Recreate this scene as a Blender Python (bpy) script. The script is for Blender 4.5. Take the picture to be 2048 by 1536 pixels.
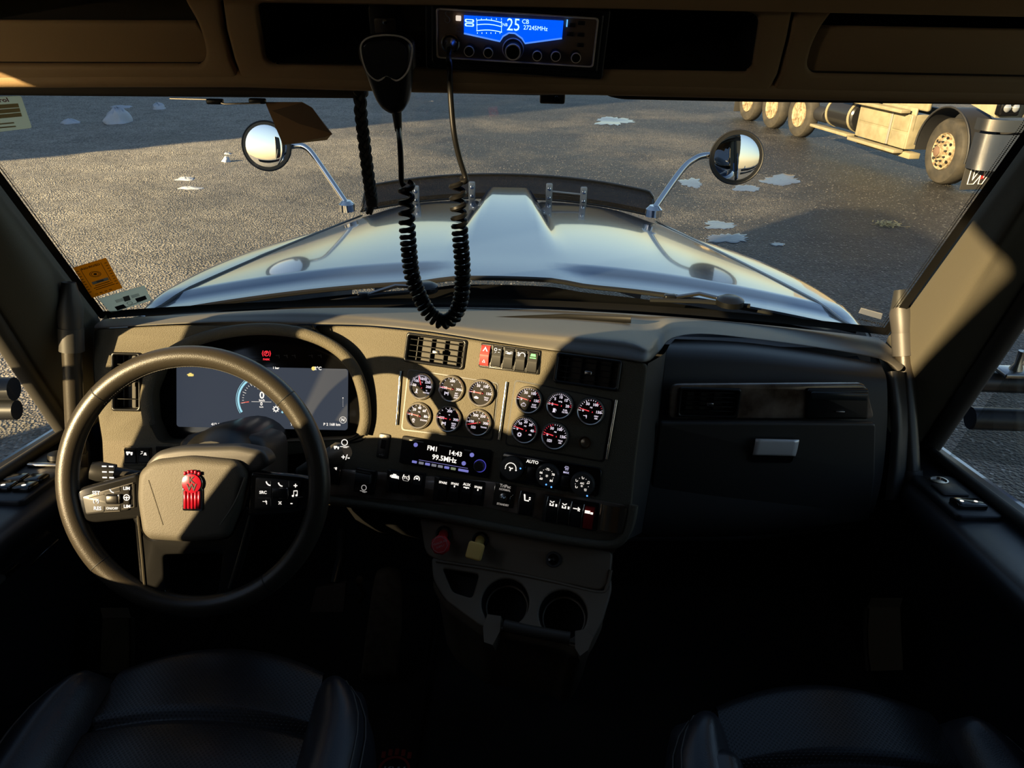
import bpy, bmesh, math, random
from math import sin, cos, tan, pi, radians as rad, hypot, atan2
from mathutils import Vector, Matrix, noise
random.seed(7)
SC = bpy.context.scene
COL = SC.collection
for _o in list(bpy.data.objects): bpy.data.objects.remove(_o)

# ---------------------------------------------------------------- camera
H = 2.65                      # camera height above the yard
CAM = Vector((0.03, 0.0, H))
FPX, PITCH, ROLL = 1500.0, rad(27.0), rad(1.2)
_R0 = Vector((1, 0, 0)); _U0 = Vector((0, sin(PITCH), cos(PITCH))); _F0 = Vector((0, cos(PITCH), -sin(PITCH)))
_R1 = _R0 * cos(ROLL) + _U0 * sin(ROLL); _U1 = -_R0 * sin(ROLL) + _U0 * cos(ROLL)
cd = bpy.data.cameras.new('camera'); cam = bpy.data.objects.new('camera', cd); COL.objects.link(cam)
cd.sensor_width = 36.0; cd.lens = 36.0 * FPX / 2048.0; cd.clip_start = 0.02; cd.clip_end = 400
cam.matrix_world = Matrix(((_R1.x, _U1.x, -_F0.x, CAM.x), (_R1.y, _U1.y, -_F0.y, CAM.y), (_R1.z, _U1.z, -_F0.z, CAM.z), (0, 0, 0, 1)))
SC.camera = cam

# ---------------------------------------------------------------- light
SUN_D = Vector((0.71, 0.62, -0.32)).normalized()     # direction the sunlight travels
sun = bpy.data.lights.new('sun', 'SUN'); sun.energy = 14.0; sun.angle = rad(0.6); sun.color = (1.0, 0.74, 0.40)
so = bpy.data.objects.new('sun', sun); COL.objects.link(so)
so.rotation_euler = SUN_D.to_track_quat('-Z', 'Y').to_euler(); so.location = (-12, -8, 9)
wd = bpy.data.worlds.new('sky'); SC.world = wd; wd.use_nodes = True
nt = wd.node_tree; nt.nodes.clear()
bgn = nt.nodes.new('ShaderNodeBackground'); out = nt.nodes.new('ShaderNodeOutputWorld')
sky = nt.nodes.new('ShaderNodeTexSky'); sky.sky_type = 'NISHITA'; sky.sun_disc = False
sky.sun_elevation = rad(18.7); sky.sun_rotation = atan2(-SUN_D.x, -SUN_D.y); sky.air_density = 1.0; sky.dust_density = 0.6; sky.ozone_density = 1.0
bgn.inputs['Strength'].default_value = 0.15
nt.links.new(sky.outputs[0], bgn.inputs[0]); nt.links.new(bgn.outputs[0], out.inputs[0])
vs = SC.view_settings
vs.view_transform = 'Standard'; vs.look = 'None'; vs.exposure = 0.25; vs.gamma = 1.0; vs.use_curve_mapping = False
SC.cycles.max_bounces = 8; SC.cycles.transparent_max_bounces = 16; SC.cycles.use_denoising = True
SC.cycles.caustics_reflective = False; SC.cycles.caustics_refractive = False

# ---------------------------------------------------------------- picking points
def ray(px, py): return (_R1 * (px - 1024) + _U1 * (768 - py)) / FPX + _F0
def P(px, py, d): return CAM + ray(px, py) * d
def AX(px, py, i, val):
    r = ray(px, py); return CAM + r * ((val - CAM[i]) / r[i])
def PX(px, py, x): return AX(px, py, 0, x)
def PY(px, py, y): return AX(px, py, 1, y)
def PZ(px, py, zr): return AX(px, py, 2, H + zr)
def W(x, y, zr): return Vector((x, y, H + zr))
class Fr:
    def __init__(s, o, elev=0.0, yaw=0.0, u=None, n=None):
        s.o = o.copy()
        s.n = n.normalized() if n else Vector((-sin(rad(yaw)) * cos(rad(elev)), -cos(rad(yaw)) * cos(rad(elev)), sin(rad(elev))))
        s.u = u.normalized() if u else Vector((0, 0, 1)).cross(s.n).normalized()
        s.u = (s.u - s.n * s.u.dot(s.n)).normalized()
        s.v = s.n.cross(s.u)
        s.mk()
    def mk(s):
        s.M = Matrix(((s.u.x, s.v.x, s.n.x, s.o.x), (s.u.y, s.v.y, s.n.y, s.o.y), (s.u.z, s.v.z, s.n.z, s.o.z), (0, 0, 0, 1)))
    def hit(s, px, py, h=0.0):
        r = ray(px, py); t = (s.o + s.n * h - CAM).dot(s.n) / r.dot(s.n); return CAM + r * t
    def px(s, px, py, h=0.0):
        q = s.hit(px, py, h) - s.o; return (q.dot(s.u), q.dot(s.v))
    def pxs(s, L, h=0.0): return [s.px(a, b, h) for a, b in L]
    def w(s, a, b, h=0.0): return s.o + s.u * a + s.v * b + s.n * h
    def at(s, px, py, h=0.0, rot=0.0):     # a frame moved to a pixel of this plane
        f = Fr(s.hit(px, py, h), u=s.u * cos(rad(rot)) + s.v * sin(rad(rot)), n=s.n); return f

# ---------------------------------------------------------------- materials
def S(h):
    h = h.lstrip('#'); c = [int(h[i:i + 2], 16) / 255 for i in (0, 2, 4)]
    return tuple(x / 12.92 if x <= .04045 else ((x + .055) / 1.055) ** 2.4 for x in c)
MATS = {}
def mat(name, col, rough=.5, metal=0.0, bump=None, emit=None, es=1.0, coat=0.0, spec=.5, vary=None):
    """procedural principled material; bump=(scale,strength,distance); vary=(scale,col2)"""
    if name in MATS: return MATS[name]
    m = bpy.data.materials.new(name); m.use_nodes = True; t = m.node_tree; b = t.nodes['Principled BSDF']
    b.inputs['Base Color'].default_value = (*col, 1); b.inputs['Roughness'].default_value = rough; b.inputs['Metallic'].default_value = metal
    b.inputs['Specular IOR Level'].default_value = spec; b.inputs['Coat Weight'].default_value = coat; b.inputs['Coat Roughness'].default_value = .05
    if emit:
        b.inputs['Emission Color'].default_value = (*emit, 1); b.inputs['Emission Strength'].default_value = es
    tc = None
    if bump or vary: tc = t.nodes.new('ShaderNodeTexCoord')
    if bump:
        nz = t.nodes.new('ShaderNodeTexNoise'); nz.inputs['Scale'].default_value = bump[0]; nz.inputs['Detail'].default_value = 3
        bp = t.nodes.new('ShaderNodeBump'); bp.inputs['Strength'].default_value = bump[1]; bp.inputs['Distance'].default_value = bump[2]
        t.links.new(tc.outputs['Object'], nz.inputs['Vector']); t.links.new(nz.outputs['Fac'], bp.inputs['Height']); t.links.new(bp.outputs[0], b.inputs['Normal'])
    if vary:
        nz = t.nodes.new('ShaderNodeTexNoise'); nz.inputs['Scale'].default_value = vary[0]; nz.inputs['Detail'].default_value = 5
        rp = t.nodes.new('ShaderNodeValToRGB'); rp.color_ramp.elements[0].position = .38; rp.color_ramp.elements[1].position = .66
        rp.color_ramp.elements[0].color = (*col, 1); rp.color_ramp.elements[1].color = (*vary[1], 1)
        t.links.new(tc.outputs['Object'], nz.inputs['Vector']); t.links.new(nz.outputs['Fac'], rp.inputs[0]); t.links.new(rp.outputs[0], b.inputs['Base Color'])
    MATS[name] = m; return m
def glassy(name, tint, gloss=.08, rough=.02):
    """thin pane: clear transmission plus a fresnel sheen"""
    m = bpy.data.materials.new(name); m.use_nodes = True; t = m.node_tree; t.nodes.clear()
    o = t.nodes.new('ShaderNodeOutputMaterial'); mx = t.nodes.new('ShaderNodeMixShader'); tr = t.nodes.new('ShaderNodeBsdfTransparent'); g = t.nodes.new('ShaderNodeBsdfGlossy')
    fr = t.nodes.new('ShaderNodeFresnel'); fr.inputs[0].default_value = 1.45; ml = t.nodes.new('ShaderNodeMath'); ml.operation = 'MULTIPLY'; ml.inputs[1].default_value = gloss
    tr.inputs[0].default_value = (*tint, 1); g.inputs[0].default_value = (1, 1, 1, 1); g.inputs[1].default_value = rough
    t.links.new(fr.outputs[0], ml.inputs[0]); t.links.new(ml.outputs[0], mx.inputs[0]); t.links.new(tr.outputs[0], mx.inputs[1]); t.links.new(g.outputs[0], mx.inputs[2]); t.links.new(mx.outputs[0], o.inputs[0])
    MATS[name] = m; return m

DASH = mat('dash_plastic', (.105, .091, .062), .62, bump=(480, .9, .0013), spec=.3)
DASHTOP = mat('dash_pad', (.125, .117, .100), .5, bump=(900, .45, .0006))
DARK = mat('dark_plastic', (.046, .044, .041), .45, bump=(1200, .25, .0004))
LOWER = mat('lower_plastic', (.20, .150, .098), .55, bump=(1100, .35, .0005))
BLACK = mat('black_plastic', (.006, .006, .006), .35)
GLOSSB = mat('gloss_black', (.004, .004, .0045), .12)
TRIMT = mat('tan_trim', (.36, .235, .115), .75, bump=(500, .3, .0006))
FABRICD = mat('pillar_fabric', (.075, .068, .047), .8, bump=(900, .5, .0008))
CHROME = mat('chrome', (.75, .75, .74), .08, 1.0)
SATIN = mat('satin_metal', (.45, .43, .40), .25, 1.0)
LEATHER = mat('wheel_leather', (.032, .027, .020), .34, bump=(700, .4, .0006))
SEATL = mat('seat_leather', (.026, .0265, .031), .30, bump=(420, .35, .0007))
RUBBER = mat('rubber', (.008, .008, .008), .6)
CARPET = mat('floor_rubber', (.03, .025, .019), .8, bump=(300, .5, .001))
WHITE_L = mat('lit_white', (.02, .02, .02), .5, emit=(1, .93, .84), es=.95)
BLUE_L = mat('lit_blue', (.02, .02, .02), .5, emit=(.10, .35, 1), es=1.6)
RED_L = mat('lit_red', (.05, .0, .0), .5, emit=(1, .03, .05), es=1.0)
WHITE_P = mat('white_print', (.75, .74, .70), .5)
GREY_P = mat('grey_print', (.22, .21, .19), .5)
BLACK_P = mat('black_print', (.01, .01, .01), .5)
RINGM = mat('knob_ring', (.85, .78, .68), .35)
BLUEPAINT = mat('blue_paint', (.012, .05, .16), .25, .3, coat=1.0)

# ---------------------------------------------------------------- mesh makers
def pyd(vs, fs, smooth=None, name='m'):
    m = bpy.data.meshes.new(name); m.from_pydata([tuple(v) for v in vs], [], fs); m.update()
    if smooth is not None:
        m.polygons.foreach_set('use_smooth', [True] * len(m.polygons))
        if smooth > 0: m.set_sharp_from_angle(angle=rad(smooth))
    return m
def merge(*ms):
    vs, fs, sm = [], [], []
    for m in ms:
        n = len(vs); vs += [v.co.copy() for v in m.vertices]
        for p in m.polygons: fs.append([n + i for i in p.vertices]); sm.append(p.use_smooth)
    r = pyd(vs, fs); r.polygons.foreach_set('use_smooth', sm)
    if any(sm): r.set_sharp_from_angle(angle=rad(40))
    return r
def xf(m, M): m.transform(M); return m
def T(x, y, z=0): return Matrix.Translation((x, y, z))
def RZ(a): return Matrix.Rotation(rad(a), 4, 'Z')
def RX(a): return Matrix.Rotation(rad(a), 4, 'X')
def RY(a): return Matrix.Rotation(rad(a), 4, 'Y')
def rrect(cx, cy, w, h, r=0.0, n=4):
    if r <= 0: return [(cx - w / 2, cy - h / 2), (cx + w / 2, cy - h / 2), (cx + w / 2, cy + h / 2), (cx - w / 2, cy + h / 2)]
    L = []
    for sx, sy, a0 in ((1, -1, -90), (1, 1, 0), (-1, 1, 90), (-1, -1, 180)):
        for k in range(n + 1):
            a = rad(a0 + 90 * k / n); L.append((cx + sx * (w / 2 - r) + r * cos(a), cy + sy * (h / 2 - r) + r * sin(a)))
    return L
def circ(cx, cy, r, n=28, ry=None): return [(cx + r * cos(2 * pi * k / n), cy + (ry or r) * sin(2 * pi * k / n)) for k in range(n)]
def area2(L): return sum(L[i - 1][0] * L[i][1] - L[i][0] * L[i - 1][1] for i in range(len(L)))
def rnd(L, r, n=4):
    """round every corner of a polygon"""
    o = []; N = len(L)
    for i in range(N):
        p = Vector(L[i]); a = Vector(L[i - 1]) - p; b = Vector(L[(i + 1) % N]) - p
        k = min(r, a.length * .45, b.length * .45); a = p + a.normalized() * k; b = p + b.normalized() * k
        for j in range(n + 1):
            t = j / n; q = a * (1 - t) ** 2 + p * 2 * t * (1 - t) + b * t * t; o.append((q.x, q.y))
    return o
def plate(outer, holes=(), th=.004, bev=.001, z=0.0, res=1):
    """a flat plate with rounded edges; its front face lies at local z"""
    cu = bpy.data.curves.new('c', 'CURVE'); cu.dimensions = '2D'; cu.fill_mode = 'BOTH'
    bev = min(bev, th * .45); cu.extrude = th / 2 - bev; cu.bevel_depth = bev; cu.offset = -bev; cu.bevel_resolution = res
    for k, pts in enumerate([outer] + list(holes)):
        a = area2(pts)
        if (a < 0) != (k > 0): pts = pts[::-1]
        s = cu.splines.new('POLY'); s.points.add(len(pts) - 1); s.use_cyclic_u = True
        for p, q in zip(s.points, pts): p.co = (q[0], q[1], 0, 1)
    o = bpy.data.objects.new('c', cu); m = bpy.data.meshes.new_from_object(o); bpy.data.objects.remove(o); bpy.data.curves.remove(cu)
    bm = bmesh.new(); bm.from_mesh(m); bmesh.ops.remove_doubles(bm, verts=bm.verts, dist=1e-6); bm.to_mesh(m); bm.free()
    m.transform(T(0, 0, z - th / 2))
    m.polygons.foreach_set('use_smooth', [True] * len(m.polygons)); m.set_sharp_from_angle(angle=rad(50)); m.materials.clear()
    return m
def flat(outer, z=0.0, holes=()):
    return plate(outer, holes, .0006, .0, z)
_TC = {}
def text(s, size, x=0, y=0, z=0.0, ext=.0002, bold=False, sx=1.0, ax='CENTER', rot=0):
    t = bpy.data.curves.new('t', 'FONT'); t.body = s; t.size = size; t.align_x = ax; t.align_y = 'CENTER'; t.extrude = ext; t.resolution_u = 2
    if bold: t.offset = size * .022
    o = bpy.data.objects.new('t', t); m = bpy.data.meshes.new_from_object(o); bpy.data.objects.remove(o); bpy.data.curves.remove(t)
    m.transform(T(x, y, z) @ RZ(rot) @ Matrix.Diagonal((sx, 1, 1, 1))); m.materials.clear(); return m
def lathe(prof, n=32, closed_ends=True):
    vs, fs = [], []
    for r, z in prof:
        for k in range(n): a = 2 * pi * k / n; vs.append((r * cos(a), r * sin(a), z))
    for i in range(len(prof) - 1):
        for k in range(n): fs.append((i * n + k, i * n + (k + 1) % n, (i + 1) * n + (k + 1) % n, (i + 1) * n + k))
    if closed_ends:
        fs.append(list(range(n))[::-1]); b = (len(prof) - 1) * n; fs.append(list(range(b, b + n)))
    return pyd(vs, fs, 35)
def tube(pts, r, n=8, closed=False, flat_=1.0, up=None):
    """tube along points; r number or list; parallel transport frame"""
    pts = [Vector(p) for p in pts]; N = len(pts); rs = r if isinstance(r, (list, tuple)) else [r] * N
    vs, fs = [], []
    tprev = None; nrm = None
    for i, p in enumerate(pts):
        a = pts[i - 1] if (i or closed) else p; b = pts[(i + 1) % N] if (i < N - 1 or closed) else p
        t = (b - a).normalized()
        if nrm is None:
            ref = Vector(up) if up else (Vector((0, 0, 1)) if abs(t.z) < .9 else Vector((1, 0, 0)))
            nrm = (ref - t * ref.dot(t)).normalized()
        else:
            nrm = (nrm - t * nrm.dot(t)).normalized()
        bn = t.cross(nrm)
        for k in range(n): an = 2 * pi * k / n; vs.append(p + nrm * (rs[i] * cos(an)) + bn * (rs[i] * flat_ * sin(an)))
    for i in range(N if closed else N - 1):
        j = (i + 1) % N
        for k in range(n): fs.append((i * n + k, i * n + (k + 1) % n, j * n + (k + 1) % n, j * n + k))
    if not closed:
        fs.append(list(range(n))[::-1]); fs.append(list(range((N - 1) * n, N * n)))
    return pyd(vs, fs, 50)
def cr(P0, P1, P2, P3, t):
    return .5 * ((2 * P1) + (P2 - P0) * t + (2 * P0 - 5 * P1 + 4 * P2 - P3) * t * t + (3 * P1 - P0 - 3 * P2 + P3) * t ** 3)
def spline(pts, k=6, closed=False):
    pts = [Vector(p) for p in pts]; N = len(pts); o = []
    for i in range(N if closed else N - 1):
        g = (lambda j: pts[j % N]) if closed else (lambda j: pts[max(0, min(N - 1, j))])
        for s in range(k): o.append(cr(g(i - 1), g(i), g(i + 1), g(i + 2), s / k))
    if not closed: o.append(pts[-1])
    return o
def grid(rows, smooth=60):
    n = len(rows[0]); vs = [p for r in rows for p in r]; fs = []
    for i in range(len(rows) - 1):
        for k in range(n - 1): fs.append((i * n + k, i * n + k + 1, (i + 1) * n + k + 1, (i + 1) * n + k))
    return pyd(vs, fs, smooth)
def sgrid(rows, ku=4, kv=4, smooth=0):
    """smooth surface through rows of points"""
    rr = [spline(r, ku) for r in rows]
    cols = [spline([r[i] for r in rr], kv) for i in range(len(rr[0]))]
    return grid([[c[j] for c in cols] for j in range(len(cols[0]))], smooth)
def solid(m, th):
    """give a surface thickness, on the side away from its normals when th>0"""
    bm = bmesh.new(); bm.from_mesh(m); bmesh.ops.solidify(bm, geom=bm.faces[:], thickness=th); bm.to_mesh(m); bm.free(); m.update(); return m
def box(cx, cy, cz, dx, dy, dz, bev=0.0, seg=2):
    bm = bmesh.new(); bmesh.ops.create_cube(bm, size=1.0, matrix=Matrix.Translation((cx, cy, cz)) @ Matrix.Diagonal((dx, dy, dz, 1)))
    if bev > 0: bmesh.ops.bevel(bm, geom=bm.edges[:], offset=bev, segments=seg, affect='EDGES', profile=.5)
    m = bpy.data.meshes.new('b'); bm.to_mesh(m); bm.free()
    if bev > 0: m.polygons.foreach_set('use_smooth', [True] * len(m.polygons)); m.set_sharp_from_angle(angle=rad(50))
    return m
def hexa(q0, q1):
    """solid between two quads"""
    vs = list(q0) + list(q1)
    return pyd(vs, [(3, 2, 1, 0), (4, 5, 6, 7), (0, 1, 5, 4), (1, 2, 6, 5), (2, 3, 7, 6), (3, 0, 4, 7)])
def slab(pts, vec):
    """extrude a 3-D polygon along a vector"""
    n = len(pts); vs = [Vector(p) for p in pts] + [Vector(p) + Vector(vec) for p in pts]
    fs = [list(range(n)), list(range(2 * n - 1, n - 1, -1))] + [(k, k + n, (k + 1) % n + n, (k + 1) % n) for k in range(n)]
    m = pyd(vs, fs); bm = bmesh.new(); bm.from_mesh(m); bmesh.ops.recalc_face_normals(bm, faces=bm.faces[:]); bm.to_mesh(m); bm.free(); return m

# ---------------------------------------------------------------- object makers
MW = {}
def _link(name, data, M, parent=None):
    o = bpy.data.objects.new(name, data); COL.objects.link(o)
    if parent: o.parent = parent; MW[o.name] = MW[parent.name] @ M
    else: MW[o.name] = M
    o.matrix_basis = M
    return o
def tag(o, label=None, cat=None, group=None, kind=None):
    if label: o['label'] = label
    if cat: o['category'] = cat
    if group: o['group'] = group
    if kind: o['kind'] = kind
    return o
def thing(name, label, cat, M=None, group=None, kind=None):
    M = M if M is not None else Matrix.Identity(4)
    if isinstance(M, Vector): M = Matrix.Translation(M)
    return tag(_link(name, None, M), label, cat, group, kind)
def part(name, m, mt, parent, M=None, label=None):
    o = _link(name, m, M if M is not None else Matrix.Identity(4), parent); m.materials.clear(); m.materials.append(mt)
    if label: o['label'] = label
    return o
def wpart(name, m, mt, parent, label=None):
    """a part whose mesh was made in world coordinates"""
    m.transform(MW[parent.name].inverted()); return part(name, m, mt, parent, None, label)
def solo(name, m, mt, label, cat, M=None, group=None, kind=None):
    M = M if M is not None else Matrix.Identity(4)
    o = _link(name, m, M); m.materials.clear(); m.materials.append(mt); return tag(o, label, cat, group, kind)
def wsolo(name, m, mt, label, cat, group=None, kind=None):
    c = Vector((0, 0, 0)); z = 1e9
    for v in m.vertices: c += v.co; z = min(z, v.co.z)
    c /= max(1, len(m.vertices)); c.z = z; m.transform(Matrix.Translation(-c)); return solo(name, m, mt, label, cat, Matrix.Translation(c), group, kind)
def smooth_all(m, a=60):
    m.polygons.foreach_set('use_smooth', [True] * len(m.polygons))
    if a: m.set_sharp_from_angle(angle=rad(a))
    return m
# ================================================================ THE YARD
def ground_mat():
    m = bpy.data.materials.new('yard_gravel'); m.use_nodes = True; t = m.node_tree; b = t.nodes['Principled BSDF']; L = t.links.new
    tc = t.nodes.new('ShaderNodeTexCoord')
    def nz(scale, detail=4, rough=.6):
        n = t.nodes.new('ShaderNodeTexNoise'); n.inputs['Scale'].default_value = scale; n.inputs['Detail'].default_value = detail; n.inputs['Roughness'].default_value = rough
        L(tc.outputs['Object'], n.inputs['Vector']); return n
    def ramp(src, p0, c0, p1, c1):
        r = t.nodes.new('ShaderNodeValToRGB'); r.color_ramp.elements[0].position = p0; r.color_ramp.elements[1].position = p1
        r.color_ramp.elements[0].color = (*c0, 1); r.color_ramp.elements[1].color = (*c1, 1); L(src, r.inputs[0]); return r
    big = nz(.22, 5); mid = nz(2.2, 5, .7)
    vo = t.nodes.new('ShaderNodeTexVoronoi'); vo.inputs['Scale'].default_value = 42; L(tc.outputs['Object'], vo.inputs['Vector'])
    fine = nz(130, 2)
    stone = ramp(vo.outputs['Color'], .15, (.05, .048, .045), .95, (.62, .59, .52))
    dirt = ramp(mid.outputs['Fac'], .35, (.10, .095, .088), .7, (.33, .312, .28))
    mx = t.nodes.new('ShaderNodeMixRGB'); mx.inputs[0].default_value = .55; L(dirt.outputs[0], mx.inputs[1]); L(stone.outputs[0], mx.inputs[2])
    # passenger-side shade put into the colour: a broad dark area with a ragged edge
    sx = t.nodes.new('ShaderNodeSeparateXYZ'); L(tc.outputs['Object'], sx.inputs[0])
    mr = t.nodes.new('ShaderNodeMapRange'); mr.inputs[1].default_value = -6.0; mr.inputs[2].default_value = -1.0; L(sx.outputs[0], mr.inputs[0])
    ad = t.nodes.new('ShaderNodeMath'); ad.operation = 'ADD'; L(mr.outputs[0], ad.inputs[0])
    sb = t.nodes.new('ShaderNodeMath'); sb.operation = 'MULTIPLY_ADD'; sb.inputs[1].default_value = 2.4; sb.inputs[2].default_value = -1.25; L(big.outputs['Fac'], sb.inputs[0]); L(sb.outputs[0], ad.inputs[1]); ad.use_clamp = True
    shade_mul = t.nodes.new('ShaderNodeMixRGB'); shade_mul.blend_type = 'MULTIPLY'; shade_mul.inputs[2].default_value = (.085, .085, .086, 1); L(ad.outputs[0], shade_mul.inputs[0]); L(mx.outputs[0], shade_mul.inputs[1])
    vs2 = t.nodes.new('ShaderNodeTexVoronoi'); vs2.inputs['Scale'].default_value = 30; L(tc.outputs['Object'], vs2.inputs['Vector'])
    sc2 = t.nodes.new('ShaderNodeSeparateColor'); L(vs2.outputs['Color'], sc2.inputs[0])
    sel = t.nodes.new('ShaderNodeMath'); sel.operation = 'GREATER_THAN'; sel.inputs[1].default_value = .86; L(sc2.outputs[0], sel.inputs[0])
    near = t.nodes.new('ShaderNodeMath'); near.operation = 'LESS_THAN'; near.inputs[1].default_value = .38; L(vs2.outputs['Distance'], near.inputs[0])
    mm = t.nodes.new('ShaderNodeMath'); mm.operation = 'MULTIPLY'; L(sel.outputs[0], mm.inputs[0]); L(near.outputs[0], mm.inputs[1])
    peb = t.nodes.new('ShaderNodeMixRGB'); peb.inputs[2].default_value = (.24, .23, .21, 1); L(mm.outputs[0], peb.inputs[0]); L(shade_mul.outputs[0], peb.inputs[1])
    L(peb.outputs[0], b.inputs['Base Color'])
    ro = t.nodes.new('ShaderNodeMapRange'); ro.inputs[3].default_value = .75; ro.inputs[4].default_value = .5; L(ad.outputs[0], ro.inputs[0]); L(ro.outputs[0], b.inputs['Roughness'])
    b1 = t.nodes.new('ShaderNodeBump'); b1.inputs['Strength'].default_value = 1.0; b1.inputs['Distance'].default_value = .022; L(vo.outputs['Distance'], b1.inputs['Height'])
    b2 = t.nodes.new('ShaderNodeBump'); b2.inputs['Strength'].default_value = .8; b2.inputs['Distance'].default_value = .06; L(mid.outputs['Fac'], b2.inputs['Height']); L(b1.outputs[0], b2.inputs['Normal'])
    b3 = t.nodes.new('ShaderNodeBump'); b3.inputs['Strength'].default_value = .6; b3.inputs['Distance'].default_value = .006; L(fine.outputs['Fac'], b3.inputs['Height']); L(b2.outputs[0], b3.inputs['Normal'])
    L(b3.outputs[0], b.inputs['Normal']); return m
def gz(x, y):
    """height of the rutted yard"""
    a = noise.noise((x * .5, y * .18, 3.1)) * .05 + noise.noise((x * .9 + y * .5, y * .9 - x * .3, 8.0)) * .03
    track = .035 * sin((y - .22 * x) * 5.5) * max(0, noise.noise((x * .22, y * .22, 1.0))) * (1 if -13 < x < -1 and 9 < y < 19 else 0)
    return a + track - .04
def mk_ground():
    xs = [-60, -45, -34, -27] + [-22 + .28 * i for i in range(int(38 / .28))] + [17, 20, 25, 32, 42, 60]
    ys = [-40, -25, -12, -6, -2] + [.28 * i for i in range(int(26 / .28))] + [27, 30, 36, 46, 60, 90]
    vs = [(x, y, gz(x, y)) for y in ys for x in xs]; n = len(xs)
    fs = [(j * n + i, j * n + i + 1, (j + 1) * n + i + 1, (j + 1) * n + i) for j in range(len(ys) - 1) for i in range(n - 1)]
    return pyd(vs, fs, 0)
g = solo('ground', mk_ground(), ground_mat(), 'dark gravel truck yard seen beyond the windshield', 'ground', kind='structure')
def G(px, py):
    p = PZ(px, py, -H)
    for _ in range(4): p = PZ(px, py, gz(p.x, p.y) - H)
    return p
SNOW = mat('snow', (.42, .46, .53), .7, bump=(30, .6, .02))
ICE = mat('meltwater_ice', (.07, .075, .085), .16, spec=.55, bump=(14, .15, .01))
def lump(c, rx, ry, h, seed, n=22, k=9):
    vs, fs = [], []
    for j in range(k + 1):
        t = j / k
        for i in range(n):
            a = 2 * pi * i / n; r = cos(t * pi / 2) * (1 + .5 * noise.noise((cos(a) * 1.5 + seed, sin(a) * 1.5, t * 2)))
            z = h * sin(t * pi / 2) ** 1.2 * (1 + .45 * noise.noise((cos(a) * 2 + seed * 3, sin(a) * 2, t * 3 + 5)))
            vs.append((c.x + rx * r * cos(a), c.y + ry * r * sin(a), gz(c.x, c.y) - .02 + z))
    for j in range(k):
        for i in range(n): fs.append((j * n + i, j * n + (i + 1) % n, (j + 1) * n + (i + 1) % n, (j + 1) * n + i))
    return pyd(vs, fs, 0)
for k, (px, py, rx, ry, h, lab) in enumerate([
    (240, 246, .30, .3, .34, 'largest white snow lump in the far left of the yard'),
    (317, 218, .20, .2, .16, 'rounded snow lump right of the largest one, far left of the yard'),
    (243, 214, .34, .25, .06, 'thin flat strip of snow behind the largest snow lump'),
    (141, 246, .22, .2, .11, 'low snow lump left of the largest one, near the sticker'),
    (453, 323, .08, .08, .10, 'small snow chunk left of the driver-side hood mirror'),
    (455, 308, .08, .07, .05, 'tiny snow crumb just behind the chunk beside the hood mirror'),
    (372, 358, .17, .12, .05, 'flat snow scrap lying on the sunlit tyre tracks'),
    (378, 376, .20, .10, .04, 'nearest snow scrap on the sunlit gravel, left of the hood')]):
    wsolo('snow_pile', lump(G(px, py), rx, ry, h, k * 2.7), SNOW, lab, 'snow', 'snow scraps in the yard')
def patch(px, py, wpx, hpx, seed, n=60, k=7):
    vs, fs = [], []
    for j in range(k + 1):
        for i in range(n):
            a = 2 * pi * i / n; r = 1 + .55 * noise.noise((cos(a) * 1.6 + seed, sin(a) * 1.6, seed)) + .35 * noise.noise((cos(a) * 5 + seed, sin(a) * 5, 2)); r *= max(.02, 1 - j / k)
            q = PZ(px + wpx * r * cos(a), py - hpx * r * sin(a), -H); vs.append((q.x, q.y, gz(q.x, q.y) + .004 + .003 * min(1, j)))
    for j in range(k):
        for i in range(n): fs.append((j * n + i, j * n + (i + 1) % n, (j + 1) * n + (i + 1) % n, (j + 1) * n + i))
    return pyd(vs, fs, 0)
for k, (px, py, w, h, lab) in enumerate([
    (1562, 356, 38, 9, 'frozen puddle on the gravel just right of the passenger-side hood mirror'),
    (1383, 360, 22, 8, 'small frozen puddle between the mirror arm and the passenger-side hood mirror'),
    (1442, 443, 34, 9, 'frozen puddle directly below the passenger-side hood mirror'),
    (1462, 469, 42, 9, 'longest frozen puddle, nearest to the right side of the hood'),
    (1556, 481, 15, 4, 'tiny frozen puddle to the right of the longest one'),
    (1228, 238, 34, 8, 'faint icy patch far ahead, above the hood centre'),
    (1494, 372, 26, 6, 'frozen puddle partly hidden behind the passenger-side hood mirror')]):
    wsolo('frozen_puddle', patch(px, py, w, h, k * 3.3 + 1), ICE, lab, 'puddle', 'frozen puddles in the yard')
STRAW = mat('dead_leaves', (.70, .56, .26), .8, vary=(30, (.40, .30, .13)))
def leaves(px, py, seed):
    rr = random.Random(seed); c = G(px, py); vs, fs = [], []
    for i in range(110):
        x = c.x + rr.gauss(0, .09); y = c.y + rr.gauss(0, .07); z = gz(x, y) + rr.uniform(.0, .03); a = rr.uniform(0, pi); l = rr.uniform(.02, .05); w = .008
        n = len(vs); ca, sa = cos(a), sin(a); dz = rr.uniform(-.01, .02)
        vs += [(x - l * ca - w * sa, y - l * sa + w * ca, z), (x - l * ca + w * sa, y - l * sa - w * ca, z), (x + l * ca + w * sa, y + l * sa - w * ca, z + dz), (x + l * ca - w * sa, y + l * sa + w * ca, z + dz)]
        fs.append((n, n + 1, n + 2, n + 3))
    return pyd(vs, fs)
wsolo('leaf_litter', leaves(1776, 449, 3), STRAW, 'small heap of dry yellow leaves on the gravel, right of the hood', 'leaf litter', kind='stuff')

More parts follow.
